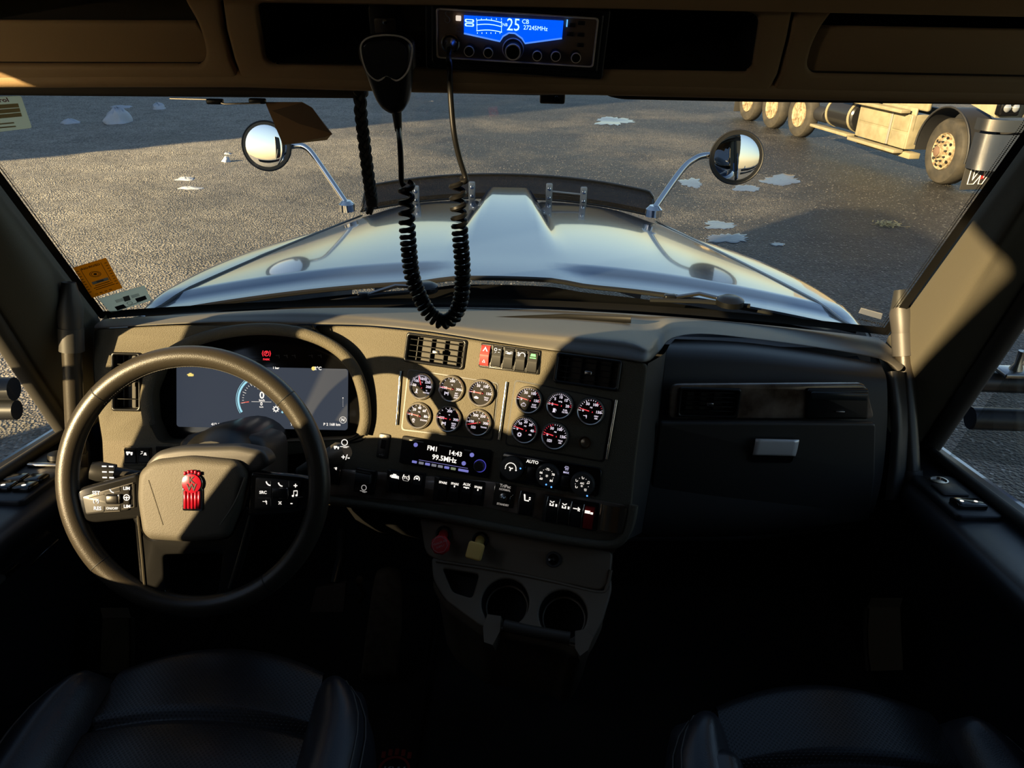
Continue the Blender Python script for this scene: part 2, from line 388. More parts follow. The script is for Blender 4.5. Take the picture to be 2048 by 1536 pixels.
# two unseen buildings, added out of frame on the driver's side to shade the yard
BLOCKERM = mat('shed_metal', (.20, .21, .22), .5, .4, bump=(3, .2, .02))
sh = thing('storage_shed', 'grey metal storage shed standing out of view on the driver side', 'shed', Vector((-7.6, -.9, 0)))
part('wall', box(1.0, 0, 2.5, 1.0, 4.0, 5.2, .02), BLOCKERM, sh); part('roof', box(1.0, 0, 5.16, 1.1, 4.1, .12, .02), mat('roof_dark', (.05, .05, .05), .6), sh)
part('door', box(1.515, .3, 1.5, .05, 2.4, 3.0, .01), mat('shed_door', (.12, .13, .15), .5), sh)
wh = thing('warehouse', 'long pale warehouse far out of view on the driver side', 'building', Vector((-27, 18, 0)))
part('wall', box(0, 0, 6.4, 9, 32, 13.2, .03), mat('warehouse_wall', (.42, .40, .37), .8), wh); part('roof', box(0, 0, 13.06, 9.4, 32.4, .2, .02), MATS['roof_dark'], wh)
for k in range(3): part('dock_door', box(4.53, -10 + 10 * k, 2.0, .06, 3.2, 3.6, .01), MATS['shed_door'], wh)

# ================================================================ THE PARKED TRUCK
def parked_truck():
    A = G(1868, 366); B = G(1588, 272)            # contact points of the steer wheel and the first drive wheel
    fx = (A - B); fx.z = 0; wb = fx.length; fx.normalize()       # truck forward
    left = Vector((0, 0, 1)).cross(fx)            # truck's own left
    side = -left                                   # its visible side faces our driver side
    if side.x > 0: side = -side
    inn = -side                                    # from the visible side towards the far side
    M = Matrix(((fx.x, inn.x, 0, A.x), (fx.y, inn.y, 0, A.y), (0, 0, 1, gz(A.x, A.y) - .01), (0, 0, 0, 1)))   # local x forward, y across (0 = outer tyre face), z up
    if M.determinant() < 0: pass
    CREAM = mat('cream_paint', (.30, .265, .175), .5, vary=(6, (.23, .20, .125)))
    TYRE = mat('tyre_rubber', (.028, .026, .022), .75, bump=(60, .3, .004), vary=(5, (.055, .048, .037)))
    RIMC = mat('cream_rim', (.38, .33, .22), .5, vary=(14, (.16, .10, .05)))
    GREYT = mat('truck_black', (.02, .02, .021), .5)
    t = thing('parked_truck', 'cream heavy truck with a chrome bumper parked across the yard', 'truck', M)
    def wheel(x, R, w, dual=False, yaw=0.0, front=False):
        Mw = T(x, w / 2, R) @ RZ(yaw) @ RX(90)     # local z points to the visible side
        prof = [(R * .60, -w / 2 + .01), (R * .80, -w / 2), (R * .95, -w / 2 + .02), (R, -w / 2 + .06), (R, w / 2 - .06), (R * .95, w / 2 - .02), (R * .82, w / 2 + .004), (R * .66, w / 2 - .012), (R * .56, w / 2 - .03), (R * .555, -w / 2 + .02)]
        ty = part('tyre', lathe(prof + [prof[0]], 48, False), TYRE, t, Mw)
        rz = w / 2
        if front: rp = [(R * .565, rz - .03), (R * .555, rz - .005), (R * .52, rz - .02), (R * .49, rz - .10), (R * .47, rz - .03), (R * .42, rz + .01), (R * .24, rz + .03), (R * .19, rz + .03), (R * .18, rz + .09), (R * .10, rz + .10)]
        else: rp = [(R * .565, rz - .03), (R * .555, rz - .005), (R * .50, rz - .06), (R * .48, rz - .16), (R * .30, rz - .18), (R * .22, rz - .17), (R * .20, rz - .02), (R * .12, rz)]
        rm = part('wheel_rim', lathe(rp, 48), RIMC, t, Mw)
        nn = 10
        zb = rz + .012 if front else rz - .175
        for k in range(nn):
            a = 2 * pi * k / nn + .2
            part('lug_nut', lathe([(.016, zb + .01), (.016, zb + .045), (.010, zb + .055)], 8), GREYT, rm, T(R * .30 * cos(a), R * .30 * sin(a), 0))
        if front:
            part('hub_cap', lathe([(R * .17, rz + .06), (R * .15, rz + .11), (R * .08, rz + .125)], 20), mat('hub_rust', (.16, .10, .07), .6), rm)
            for k in range(nn):
                a = 2 * pi * k / nn; part('hand_hole', lathe([(.026, rz - .004), (.026, rz + .0115)], 12), BLACK_P, rm, T(R * .44 * cos(a), R * .44 * sin(a), 0))
    wheel(0, .545, .32, yaw=-6, front=True)
    for x in (-wb, -wb - 1.36, -wb - 2.72): wheel(x, .52, .27)
    part('fender', sgrid([[Vector((.66 * cos(a), y, .56 + .70 * sin(a))) for a in [rad(d) for d in range(-8, 190, 14)]] for y in (-.06, .0, .45)], 2, 2), GREYT, t)
    part('fender_lip', tube([Vector((.67 * cos(rad(d)), -.06, .56 + .71 * sin(rad(d)))) for d in range(-8, 190, 9)], .018, 8), GREYT, t)
    part('frame_rail', box(-wb / 2 - 1.2, .75, .95, wb + 4.4, .12, .28, .01), GREYT, t)
    part('cab_wall', box(-1.9, .08, 2.1, 2.4, .10, 2.0, .04), CREAM, t)
    part('cab_side_skirt', box(-1.45, .02, .93, 1.05, .05, .42, .02), CREAM, t)
    # battery / tool box with two lids and straps
    bx = part('tool_box', box(-1.75, .14, .72, 1.65, .40, .60, .02), CREAM, t)
    part('lid_panel', box(-2.02, -.065, .86, .98, .02, .27, .008), CREAM, bx); part('lid_panel', box(-2.02, -.065, .56, .98, .02, .27, .008), CREAM, bx)
    part('lid_panel', box(-1.18, -.065, .86, .46, .02, .27, .008), CREAM, bx); part('lid_panel', box(-1.18, -.065, .56, .46, .02, .27, .008), CREAM, bx)
    part('strap', box(-1.48, -.075, .72, .05, .02, .58, .005), mat('strap_grey', (.25, .24, .22), .5), bx)
    for z, x0, x1 in ((1.07, -3.1, -1.0), (.38, -2.5, -.95), (.42, -4.0, -2.55)):
        st = part('step', box((x0 + x1) / 2, -.16, z, x1 - x0, .20, .06, .012), CREAM, t)
        for xx in (x0 + .1, x1 - .1): part('bracket', box(xx, -.02, z - .02, .07, .14, .05, .006), GREYT, st)
    part('under_panel', box(-1.6, .05, .33, 1.7, .22, .10, .01), mat('dirty_cream', S('#8f8468'), .8), t)
    tk = part('fuel_tank', xf(lathe([(.05, -.52), (.27, -.52), (.30, -.49), (.30, .49), (.27, .52), (.05, .52)], 36), RY(90)), mat('black_tank', (.016, .016, .017), .22), t, T(-3.25, .18, .74))
    for xx in (-.42, .42): part('tank_strap', xf(lathe([(.302, -.035), (.312, -.035), (.312, .035), (.302, .035)], 36, False), RY(90)), CREAM, tk, T(xx, 0, 0))
    part('air_tank', xf(lathe([(.05, -.20), (.14, -.2), (.16, -.16), (.16, .16), (.14, .2), (.05, .2)], 24), RY(90)), GREYT, t, T(-4.3, .2, .60))
    # nose: bumper, grille, head lamp
    part('bumper', sgrid([[Vector((.74, -.10, z)), Vector((.98, -.04, z)), Vector((1.08, .30, z)), Vector((1.10, 1.2, z)), Vector((1.08, 2.1, z))] for z in (.42, .46, .7, .94, .98)], 4, 3), mat('bumper_chrome', (.55, .56, .58), .22, 1.0), t)
    part('bumper_cap', sgrid([[Vector((.70, -.10, z)), Vector((.96, -.05, z)), Vector((1.10, .30, z)), Vector((1.12, 1.2, z)), Vector((1.10, 2.1, z))] for z in (1.02, 1.05, 1.17, 1.2)], 4, 3), SATIN, t)
    part('hood_side', slab([Vector((.30, .02, 1.36)), Vector((.92, .03, 1.22)), Vector((.9, .1, 1.75)), Vector((.2, .1, 1.9))], (0, .5, 0)), CREAM, t)
    hl = part('headlight', box(.98, .16, 1.38, .14, .34, .24, .03), GLOSSB, t)
    for yy in (.08, .23): part('lens', lathe([(.06, 0), (.062, .012), (.035, .03), (.01, .034)], 20), mat('lamp_lens', (.5, .53, .56), .1, .6), hl, T(1.052, yy, 1.38) @ RY(90))
    gr = part('grille', box(1.04, .95, 1.45, .10, .95, .62, .03), GLOSSB, t)
    for k in range(9): part('bar', box(1.10, .52 + .11 * k, 1.45, .03, .035, .58, .008), CHROME, gr)
    # mud flap under the bumper with its white and red letters
    fl = part('mud_flap', box(.70, .36, .27, .012, .82, .44, .003), mat('flap_rubber', (.03, .028, .025), .7), t)
    wl = [(-.20, .13), (-.13, .13), (-.13, -.06), (-.02, .13), (.06, .13), (.06, -.02), (.14, .13), (.20, .13), (.07, -.13), (.0, -.13), (.0, .01), (-.09, -.13), (-.20, -.13)]
    hole = [(-.17, .105), (-.155, .105), (-.155, -.105), (-.17, -.105)]
    MF = T(.708, .26, .27) @ Matrix(((0, 0, 1, 0), (1, 0, 0, 0), (0, 1, 0, 0), (0, 0, 0, 1)))
    part('letter', tube([Vector((x, y, .004)) for x, y in wl], .009, 5, True), WHITE_P, fl, MF); part('star', plate([(.05 + .06 * (1 if k % 2 == 0 else .42) * cos(rad(36 * k + 90)), -.01 + .06 * (1 if k % 2 == 0 else .42) * sin(rad(36 * k + 90))) for k in range(10)], th=.003, bev=0, z=.005), mat('flap_red', (.45, .02, .02), .5), fl, MF)
    part('rear_mud_flap', box(-wb - 3.4, .25, .45, .015, .55, .6, .003), MATS['flap_rubber'], t)
parked_truck()

# ================================================================ OUR HOOD
HOODM = mat('hood_paint', (.07, .11, .19), .20, .55, coat=1.0)
def sm(t, a, b): t = max(0, min(1, (t - a) / (b - a))); return t * t * (3 - 2 * t)
def hood_pt(s, c):
    """s 0 at the windshield .. 1 at the nose, c -1..1 across to the seam"""
    hw = .875 + (.655 - .875) * s; x = c * hw
    y = (1.985 - .27 * c * c) * (1 - s) + (3.40 - .10 * c * c) * s
    z = -.690 + (-.785 + .690) * s ** 1.3 - (.0 + .075 * s) * abs(c) ** 2.2 + .012 * (1 - s) * (1 - c * c)
    wb = .165 + (.085 - .165) * s; amp = .062 * sm(s, .12, 1.0)
    z += amp * (1 - sm(abs(x), wb, wb + .035)) - .02 * sm(s, .2, 1) * (1 - sm(abs(x), .0, .5))
    z += -.012 * (1 - sm(s, .06, .10)) * sm(abs(x), .12, .25)
    return W(x, y, z)
def hood_mesh():
    cs = sorted(set([round(-1 + 2 * i / 60, 4) for i in range(61)]))
    return grid([[hood_pt(j / 40, c) for c in cs] for j in range(41)][::-1], 0)
hood = thing('truck_hood', 'long dark blue truck hood reflecting the sky, ahead of the windshield', 'hood', W(0, 2.6, -1.4))
wpart('hood_panel', hood_mesh(), HOODM, hood)
for sgn in (-1, 1):
    rows = []
    for j in range(25):
        s = j / 24; p = hood_pt(s, sgn); f = .105 * sin(pi * min(1, s * 1.1 + .08)) + .018
        rows.append([p + Vector((sgn * .004, 0, -.006)), p + Vector((sgn * f * .5, 0, -.006)), p + Vector((sgn * f, 0, -.022)), p + Vector((sgn * (f + .03), 0, -.12)), p + Vector((sgn * (f + .06), 0, -.5))])
    if sgn > 0: rows = rows[::-1]
    wpart('fender_side', sgrid(rows, 3, 2), HOODM, hood)
    wpart('seam_strip', tube([hood_pt(j / 24, sgn * .998) + Vector((0, 0, .001)) for j in range(25)], .0045, 6), mat('seam_rubber', (.012, .012, .012), .4) if sgn < 0 else SATIN, hood)
wpart('nose', grid([[hood_pt(1, c) + Vector((0, .10 * k, -.22 * k)) for c in [-1 + i / 15 for i in range(31)]] for k in (2, 1, .3, 0)], 0), HOODM, hood)
wpart('rear_edge', tube([hood_pt(0, -1 + i / 20) + Vector((0, -.004, -.004)) for i in range(41)], .007, 6), mat('edge_rubber', (.01, .01, .01), .5), hood)
# cowl between hood and glass
cow = thing('cowl_panel', 'black cowl panel between the hood and the windshield', 'cowl', W(0, 1.8, -.8))
wpart('cowl_tray', grid([[hood_pt(0, c) + Vector((0, .06, -.045)) for c in [-1 + i / 12 for i in range(25)]], [Vector((c * .90, 1.74 - .20 * c * c, H - .80)) for c in [-1 + i / 12 for i in range(25)]]], 0), BLACK, cow)
# bug deflector
SMOKE = glassy('smoked_acrylic', (.32, .30, .27), .9, .05)
bd = thing('bug_deflector', 'smoked plastic bug deflector standing across the hood nose', 'deflector', W(0, 3.44, -.86))
def defl(x, v):
    e = abs(x) / .665; hh = .100 * (1 if e < .93 else max(.12, math.sqrt(max(0, 1 - ((e - .93) / .07) ** 2))))
    c = max(-1, min(1, x / .655)); p = hood_pt(1, c); return Vector((x, p.y + .03 + .05 * v, (H - .80 - .05 * e ** 2.2) + hh * v))
xs = [-.665 + 1.33 * i / 70 for i in range(71)]
wpart('shield', solid(grid([[defl(x, v) for x in xs] for v in (0, .25, .5, .75, 1)], 0), .004), SMOKE, bd)
wpart('edge_bead', tube([defl(x, 1) for x in xs], .0045, 6), mat('smoke_edge', (.10, .095, .085), .2), bd)
for x in (-.17, -.42, .18, .335):
    b0 = wpart('bracket', xf(box(0, 0, 0, .030, .022, .085, .006), Matrix.Translation(defl(x, .35) + Vector((0, -.016, 0)))), mat('clear_bracket', (.50, .48, .42), .2), bd)
    for dz in (-.02, .02): wpart('screw', xf(lathe([(.008, 0), (.008, .004), (.004, .006)], 10), Matrix.Translation(defl(x, .35) + Vector((0, -.028, dz))) @ RX(90)), CHROME, b0)
wpart('cross_rod', tube([defl(.18, .42) + Vector((0, -.02, 0)), defl(.335, .42) + Vector((0, -.02, 0))], .0045, 8), MATS['clear_bracket'], bd)
# hood mirrors
MIRR = mat('mirror_glass', (.82, .83, .84), .015, 1.0)
def hood_mirror(px, py, wpx, hpx, d, arm, lab, yaw, tilt=0):
    c = P(px, py, d); R = wpx * d / 1500 / 2
    to = (CAM - c); az = atan2(to.x, -to.y)
    n = Vector((to.x, to.y, 0)).normalized(); n = Matrix.Rotation(rad(yaw), 3, 'Z') @ n; n = (n + Vector((0, 0, tilt))).normalized()
    f = Fr(c, n=n, u=Vector((0, 0, 1)).cross(n))
    t = thing('hood_mirror', lab, 'mirror', f.M, 'round hood mirrors')
    part('housing', lathe([(.02, -.055), (R * .6, -.05), (R * .92, -.03), (R, -.008), (R, .004)], 40), BLACK, t)
    part('rim_ring', lathe([(R * .93, .002), (R, .006), (R * 1.035, .0), (R * 1.02, -.012)], 40, False), RUBBER, t)
    k = 8; part('mirror_glass', lathe([(R * .945, .001)] + [(R * .945 * cos(rad(90 * i / k)), .001 + .007 * sin(rad(90 * i / k))) for i in range(1, k)] + [(.001, .008)], 40), MIRR, t)
    pts = spline([Vector(p) for p in arm], 6)
    a = wpart('arm', tube(pts, .0135, 10), CHROME, t)
    wpart('foot', xf(lathe([(.035, -.03), (.035, 0), (.02, .015)], 16), Matrix.Translation(pts[-1])), CHROME, a)
    return t
dL, dR = 3.25, 3.15
hm = hood_mirror(533, 292, 95, 105, dL, [P(560, 300, dL + .05), P(592, 291, dL + .06), P(615, 298, dL + .06), P(640, 330, dL + .06), P(693, 408, dL + .04)], 'round convex mirror on a chrome arm, driver side of the hood', -14, .12)
hood_mirror(1473, 315, 103, 105, dR, [P(1440, 312, dR + .05), P(1412, 311, dR + .06), P(1390, 318, dR + .06), P(1362, 342, dR + .06), P(1308, 418, dR + .04)], 'round convex mirror on a chrome arm, passenger side of the hood', 8, .1)
# wipers
def wiper(a, b, c, d, lab):
    t = thing('windshield_wiper', lab, 'wiper', a, 'windshield wipers')
    wpart('blade', tube([a, (a + b) / 2 + Vector((0, 0, .004)), b], .006, 6), RUBBER, t); wpart('arm', tube([c, (c + d) / 2 + Vector((0, .01, .012)), d], .0055, 6), SATIN, t)
    wpart('clip', xf(box(0, 0, 0, .03, .02, .02, .004), Matrix.Translation(c)), BLACK, t)
    wpart('pivot_cap', xf(lathe([(.035, -.01), (.035, .004), (.02, .012)], 16), Matrix.Translation(d)), BLACK, t)
wiper(P(650, 605, 1.93), P(870, 580, 1.98), P(727, 592, 1.95), P(850, 574, 2.0), 'black wiper lying along the cowl on the driver side')
wiper(P(1300, 600, 1.95), P(1500, 612, 1.9), P(1340, 596, 1.95), P(1460, 602, 1.9), 'black wiper lying along the cowl on the passenger side')
# ================================================================ CAB SHELL
def cup(outline, z0, depth, cap=True, shrink=1.0):
    """open tray: walls from the outline at z0 going back by depth, with a floor"""
    n = len(outline); cx = sum(p[0] for p in outline) / n; cy = sum(p[1] for p in outline) / n
    vs = [(x, y, z0) for x, y in outline] + [(cx + (x - cx) * shrink, cy + (y - cy) * shrink, z0 - depth) for x, y in outline]
    fs = [(k, (k + 1) % n, n + (k + 1) % n, n + k) for k in range(n)]
    if cap: fs.append(list(range(n, 2 * n)))
    return pyd(vs, fs, 40)
GLASS = glassy('window_glass', (.93, .95, .93), .35, .01)
def ws(u, v):
    ex = .855 + (.745 - .855) * v; x = -.012 + u * ex
    ye = 1.525 + (.975 - 1.525) * v; yc = 1.80 + (1.09 - 1.80) * v; y = yc + (ye - yc) * u * u
    z = (-.69 + .055 * u * u) * (1 - v) + .05 * v; return W(x, y, z)
us = [-1 + i / 16 for i in range(33)]; vsn = [j / 14 for j in range(15)]
win = thing('window_1', 'wide raked windshield of the truck cab', 'windshield', W(0, 1.5, -.7), kind='structure')
wpart('glass_pane', grid([[ws(u, v) for u in us] for v in vsn], 0), GLASS, win)
FRIT = mat('black_frit', (.004, .004, .004), .4)
for sgn in (-1, 1):
    wpart('edge_band', grid([[ws(sgn * .992, v) + Vector((0, -.003, 0)), ws(sgn * 1.008, v) + Vector((0, -.003, 0))][::sgn] for v in vsn], 0), FRIT, win)
    dots = []
    for j in range(240):
        for k in range(2):
            c = ws(sgn * (.9885 - .0045 * k), (j + .5 * k) / 240) + Vector((0, -.002, 0)); r = .0013 - .0004 * k
            dots.append(pyd([c + Vector((r * cos(a), 0, r * sin(a))) for a in (0, 1.05, 2.1, 3.14, 4.19, 5.24)], [(0, 1, 2, 3, 4, 5)]))
    tag(wpart('frit_dot', merge(*dots), FRIT, win), kind='stuff')
wpart('lower_band', grid([[ws(u, v) + Vector((0, -.004, 0)) for u in us] for v in (0, .035)], 0), FRIT, win)

# A pillars
def door_x(z): return .97 - .13 * max(0.0, min(1.2, (z + .86) / .96))
def pil_out(t):     # door-side edge of the pillar, t 0 bottom .. 1 top
    z = -.90 + 1.02 * t; return Vector((door_x(z) - .015, 1.46 - .52 * t, z))
for sgn, nm, lab in ((-1, 'trim_1', 'grey fabric pillar trim left of the windshield'), (1, 'trim_2', 'grey fabric pillar trim right of the windshield, half in sunlight')):
    rows = []
    for j in range(11):
        v = -.06 + j * .11; g0 = ws(sgn * 1.0, max(0, v)); e = pil_out(j / 10); e = W(sgn * e.x, e.y, e.z)
        if v < 0: g0 = g0 + Vector((0, .02, -.12))
        g1 = g0 + Vector((sgn * .012, -.02, .0)); kk = 1.0 if sgn > 0 else .3; m1 = g0.lerp(e, .35) + Vector((-sgn * .022, -.05 * kk, 0)); m2 = g0.lerp(e, .7) + Vector((-sgn * .03, -.02 * kk, 0)); b = e + Vector((sgn * .05, .03, 0))
        rows.append([g0 + Vector((sgn * .02, .02, 0)), g1, m1, m2, e, b][::sgn])
    o = wsolo(nm, sgrid(rows, 4, 2), FABRICD, lab, 'pillar trim', kind='structure')

# doors
DOORP = mat('door_panel', (.016, .017, .019), .42, bump=(900, .3, .0005))
FRAMEM = mat('door_frame', (.035, .033, .028), .6)
def sill(y): return -.865 - .17 * (y - 1.38) + .36 * sm(.580 - y, .0, .030)      # the belt line steps up behind the driver
def door(sgn, nm, lab):
    d = thing(nm, lab, 'door', W(sgn * .97, .95, -1.5), kind='structure')
    def q(y, z, dx=0.0): return W(sgn * (door_x(z) + dx), y, z)
    yf, yr = 1.74, .42
    wpart('inner_panel', slab([q(yf, sill(yf))] + [q(y_, sill(y_)) for y_ in (1.0, .80, .65, .58, .572, .563, .55, .5, yr)] + [q(yr, -1.58), q(yf, -1.58)], (sgn * .03, 0, 0)), DOORP, d)
    wpart('outer_skin', slab([q(yf, sill(yf) - .02, .05)] + [q(y_, sill(y_) - .02, .05) for y_ in (.80, .65, .58, .572, .563, .55, .5, yr)] + [ q(yr, -1.6, .05), q(yf, -1.6, .05)], (sgn * .02, 0, 0)), BLUEPAINT, d)
    fr = [q(yr, sill(yr) + .01), q(yr, .05), q(.60, .06), q(.92, .055)] + [q(1.455 - .52 * t, -.90 + 1.02 * t) for t in (.86, .6, .4, .2, .03)]
    wpart('window_frame', tube(fr, .021, 10, flat_=.8), FRAMEM, d)
    wpart('sill_strip', tube([q(1.41, sill(1.41) + .004, -.012), q(1.0, sill(1.0) + .004, -.012)] + [q(y_, sill(y_) + .004, -.012) for y_ in (.8, .65, .58, .572, .563, .55, .5, .42)], .011, 8), FRAMEM, d)
    wpart('painted_jamb', slab([q(1.58, -.92, -.03), q(1.50, -.60, -.03), q(1.45, -.60, -.03), q(1.52, -.95, -.03)], (sgn * .02, 0, 0)), BLUEPAINT, d)
    return d, q
dl, ql = door(-1, 'door_1', 'driver door with armrest ledge and window switches')
dr, qr = door(1, 'door_2', 'passenger door with armrest ledge and chrome pull handle')
for sgn, nm, lab, q in ((-1, 'window_2', 'driver door window pane', ql), (1, 'window_3', 'passenger door window pane', qr)):
    o = wsolo(nm, grid([[q(.42, sill(.42), .02), q(1.40, sill(1.40), .02)], [q(.42, .12, .02), q(.90, .12, .02)]]), GLASS, lab, 'window', kind='structure')
LEDGE = mat('ledge_plastic', (.020, .022, .026), .38, bump=(900, .3, .0005))
def ledge(sgn, d, q):
    top = []
    for y in (1.44, 1.36, 1.28, 1.2, 1.1, 1.0, .9, .7, .45):
        z = -.865 - .17 * (y - 1.38) - .012; w = .045 + .095 * sm(1.46 - y, .0, .22)
        top.append([q(y, z, 0), q(y, z, -w * .45), q(y, z - .002, -w * .8), q(y, z - .012, -w), q(y, z - .05, -w + .004), q(y, z - .16, -w * .25)][::-sgn])
    return wpart('armrest_ledge', sgrid(top, 2, 3), LEDGE, d)
la = ledge(-1, dl, ql); lb = ledge(1, dr, qr)
def switch_pod(d, base, pxs, rows, mirror):
    z = .0
    c = base; 
    return c
def zpoly(L, z, lift=.0): return [PZ(a, b, z + lift) for a, b in L]
# driver switch pod, set into the ledge
def pod(d, y0, y1, sgn, q, big):
    c = q((y0 + y1) / 2, sill((y0 + y1) / 2) - .006, -.072)
    u = (q(y1, sill(y1), -.072) - q(y0, sill(y0), -.072)).normalized(); n = Vector((0, -u.z, u.y)) if u.y > 0 else Vector((0, u.z, -u.y)); n.normalize()
    f = Fr(c, u=u, n=n); L = abs(y1 - y0); Wd = .088
    ob = part('switch_pod', plate(rrect(0, 0, L, Wd, .012), th=.014, bev=.003, z=.004), DOORP, d, MW[d.name].inverted() @ f.M)
    if big:
        for k in range(2):
            for j in range(2):
                part('window_switch', box(-L * .28 + .036 * k, (j - .5) * .038, .008, .032, .034, .010, .003), GLOSSB, ob)
        for j in range(2): part('symbol', flat(circ(-L * .28 - .004, (j - .5) * .038, .004, 10), .0136), WHITE_L, ob)
        part('chrome_slider', box(L * .16, 0, .008, .012, .074, .008, .003), SATIN, ob); part('mirror_knob', lathe([(.02, .004), (.018, .016), (.01, .018)], 20), BLACK, ob, T(L * .34, 0, 0)); part('metal_tab', box(L * .43, -.02, .008, .022, .03, .01, .003), mat('brass_tab', (.35, .30, .2), .35, .8), ob)
    else:
        part('window_switch', box(-L * .26, 0, .008, .034, .055, .010, .003), GLOSSB, ob)
        for j in range(2): part('symbol', flat(circ(-L * .26, (j - .5) * .026, .0035, 10), .0136), WHITE_L, ob)
        part('ash_lid', box(L * .1, 0, .006, .05, .05, .006, .003), DARK, ob); part('cap_ring', lathe([(.018, .004), (.018, .008), (.015, .008), (.015, .005)], 20), SATIN, ob, T(L * .34, 0, 0))
pod(dl, 1.10, 1.33, -1, ql, True); pod(dr, 1.12, 1.30, 1, qr, False)
def pull(sgn, d, pA, pB, pC, pD):
    h = wpart('chrome_handle', tube([pA, pB], .0095, 10), CHROME, d, 'chrome door release handle'); wpart('grab_bar', tube([pB, (pB + pC) / 2, pC], .008, 8), mat('grey_bar', (.08, .08, .08), .4), d)
    if pD: wpart('bright_strip', tube(pD, .0025, 6), CHROME, d)
pull(1, dr, PX(1957, 1125, .925), PX(1986, 1150, .92), PX(2090, 1250, .90), [PX(1878, 1080, .945), PX(1925, 1122, .94)])
pull(-1, dl, PX(33, 1130, -.925), PX(2, 1156, -.92), PX(-80, 1230, -.90), [PX(60, 1131, -.94), PX(116, 1080, -.945)])
wpart('door_crease', tube([PX(1900, 1020, .955), PX(1960, 1065, .95), PX(2060, 1130, .945)], .012, 8), LEDGE, dr)
# walls behind the doors
mat('sleeper_trim', (.42, .32, .21), .8)
for sgn, nm, lab in ((-1, 'wall_left', 'dark cab side wall behind the driver door'), (1, 'wall_right', 'dark cab side wall behind the passenger door')):
    w = thing(nm, lab, 'wall', W(sgn * 1.0, -.4, -1.5), kind='structure')
    def q2(y, z): return W(sgn * (door_x(z) + .01), y, z)
    o3 = (sgn * .05, 0, 0)
    if sgn < 0:
        Mq = Matrix(((0, 0, 1, -.955), (1, 0, 0, 0), (0, 1, 0, H), (0, 0, 0, 1)))      # local x runs forward, local y up
        part('rear_panel', plate([(.335, -1.58), (.335, .8), (-1.3, .8), (-1.3, -1.58)], [rnd([(.08, .20), (.08, .32), (-.26, .50), (-.42, .46), (-.20, .14)], .02)], th=.05, bev=.004, z=0), MATS['sleeper_trim'], w, MW[w.name].inverted() @ Mq)  # slanted opening added to let sun reach the passenger pillar
        wpart('post_panel', slab([W(-.935, .32, -1.58), W(-.935, .32, -.36), W(-.935, .445, -.40), W(-.935, .445, -1.58)], (-.07, 0, 0)), DARK, w)
        wpart('top_panel', slab([q2(1.3, .05), q2(1.3, .22), q2(.42, .22), q2(.42, .05)], o3), DARK, w); wpart('upper_panel', slab([q2(1.3, .2), q2(1.3, .8), q2(.42, .8), q2(.42, .2)], o3), DARK, w)
    else:
        wpart('pillar_panel', slab([q2(.42, -1.5), q2(.42, .8), q2(-1.3, .8), q2(-1.3, -1.5)], o3), MATS['sleeper_trim'], w); wpart('top_panel', slab([q2(1.3, .05), q2(1.3, .8), q2(.42, .8), q2(.42, .05)], o3), DARK, w)
wsolo('wall_back', box(0, -1.32, H - .35, 2.1, .06, 2.4), mat('sleeper_trim', (.42, .32, .21), .8), 'dark rear wall of the cab behind the viewer', 'wall', kind='structure')
wsolo('ceiling', box(0, .02, H + .74, 2.0, 2.7, .08), MATS['sleeper_trim'], 'dark cab ceiling above the overhead console', 'ceiling', kind='structure')
wsolo('wall_front', box(0, 1.72, H - 1.22, 2.0, .05, .95), DARK, 'dark firewall of the footwell under the dashboard', 'wall', kind='structure')
FLZ = -1.52
wsolo('floor', box(0, .2, H + FLZ - .03, 1.96, 3.05, .06), CARPET, 'dark rubber cab floor between the seats', 'floor', kind='structure')

# ================================================================ OVERHEAD CONSOLE
FO = Fr(W(0, .98, -.095), elev=-20, yaw=0)
oc = thing('overhead_console', 'dark tan overhead console above the windshield with storage bins', 'console', FO.M)
def opx(L): return FO.pxs(L)
c_out = [(446, -150), (440, -40), (444, 0), (452, 60), (468, 120), (484, 163), (840, 174), (1190, 179), (1536, 187), (1556, 150), (1574, 80), (1590, 0), (1600, -150)]
c_hole = [(512, 8), (1500, 26), (1520, 38), (1506, 138), (1494, 147), (548, 133), (530, 120)]
part('center_panel', plate(opx(c_out), [rnd(opx(c_hole), .008)], th=.014, bev=.005, z=0, res=2), TRIMT, oc)
l_out = [(-420, -150), (438, -150), (432, -40), (437, 0), (446, 62), (461, 122), (478, 163), (250, 163), (0, 165), (-420, 166)]
l_hole = [(-360, -110), (350, -110), (368, 0), (396, 48), (408, 86), (412, 112), (402, 133), (-360, 131)]
part('left_panel', plate(opx(l_out), [rnd(opx(l_hole), .008)], th=.014, bev=.005, z=0, res=2), TRIMT, oc)
r_out = [(1598, -40), (1596, 0), (1580, 82), (1562, 152), (1543, 187), (2048, 197), (2480, 206), (2480, -150), (1606, -150)]
r_hole = [(1700, -110), (1684, 0), (1642, 55), (1624, 92), (1614, 132), (1624, 150), (2420, 166), (2420, -110)]
part('right_panel', plate(opx(r_out), [rnd(opx(r_hole), .008)], th=.014, bev=.005, z=0, res=2), TRIMT, oc)
part('radio_pocket', cup(rnd(opx(c_hole), .008), -.006, .11), mat('pocket_black', (.006, .006, .006), .7), oc)
for hole, lip in ((l_hole, [(-360, 50), (384, 52), (404, 78), (414, 112), (402, 137), (-360, 137)]), (r_hole, [(1646, 62), (1622, 92), (1611, 134), (1622, 156), (2420, 172), (2420, 76)])):
    bnn = part('storage_bin', cup(rnd(opx(hole), .008), -.006, .20), mat('bin_liner', (.018, .014, .010), .8), oc)
    part('bin_lip', plate(opx(lip), th=.008, bev=.003, z=-.012), TRIMT, bnn)
part('back_shell', plate(opx([(-420, -150), (2480, -150), (2480, 150), (-420, 150)]), th=.01, bev=.0, z=-.22), DARK, oc)
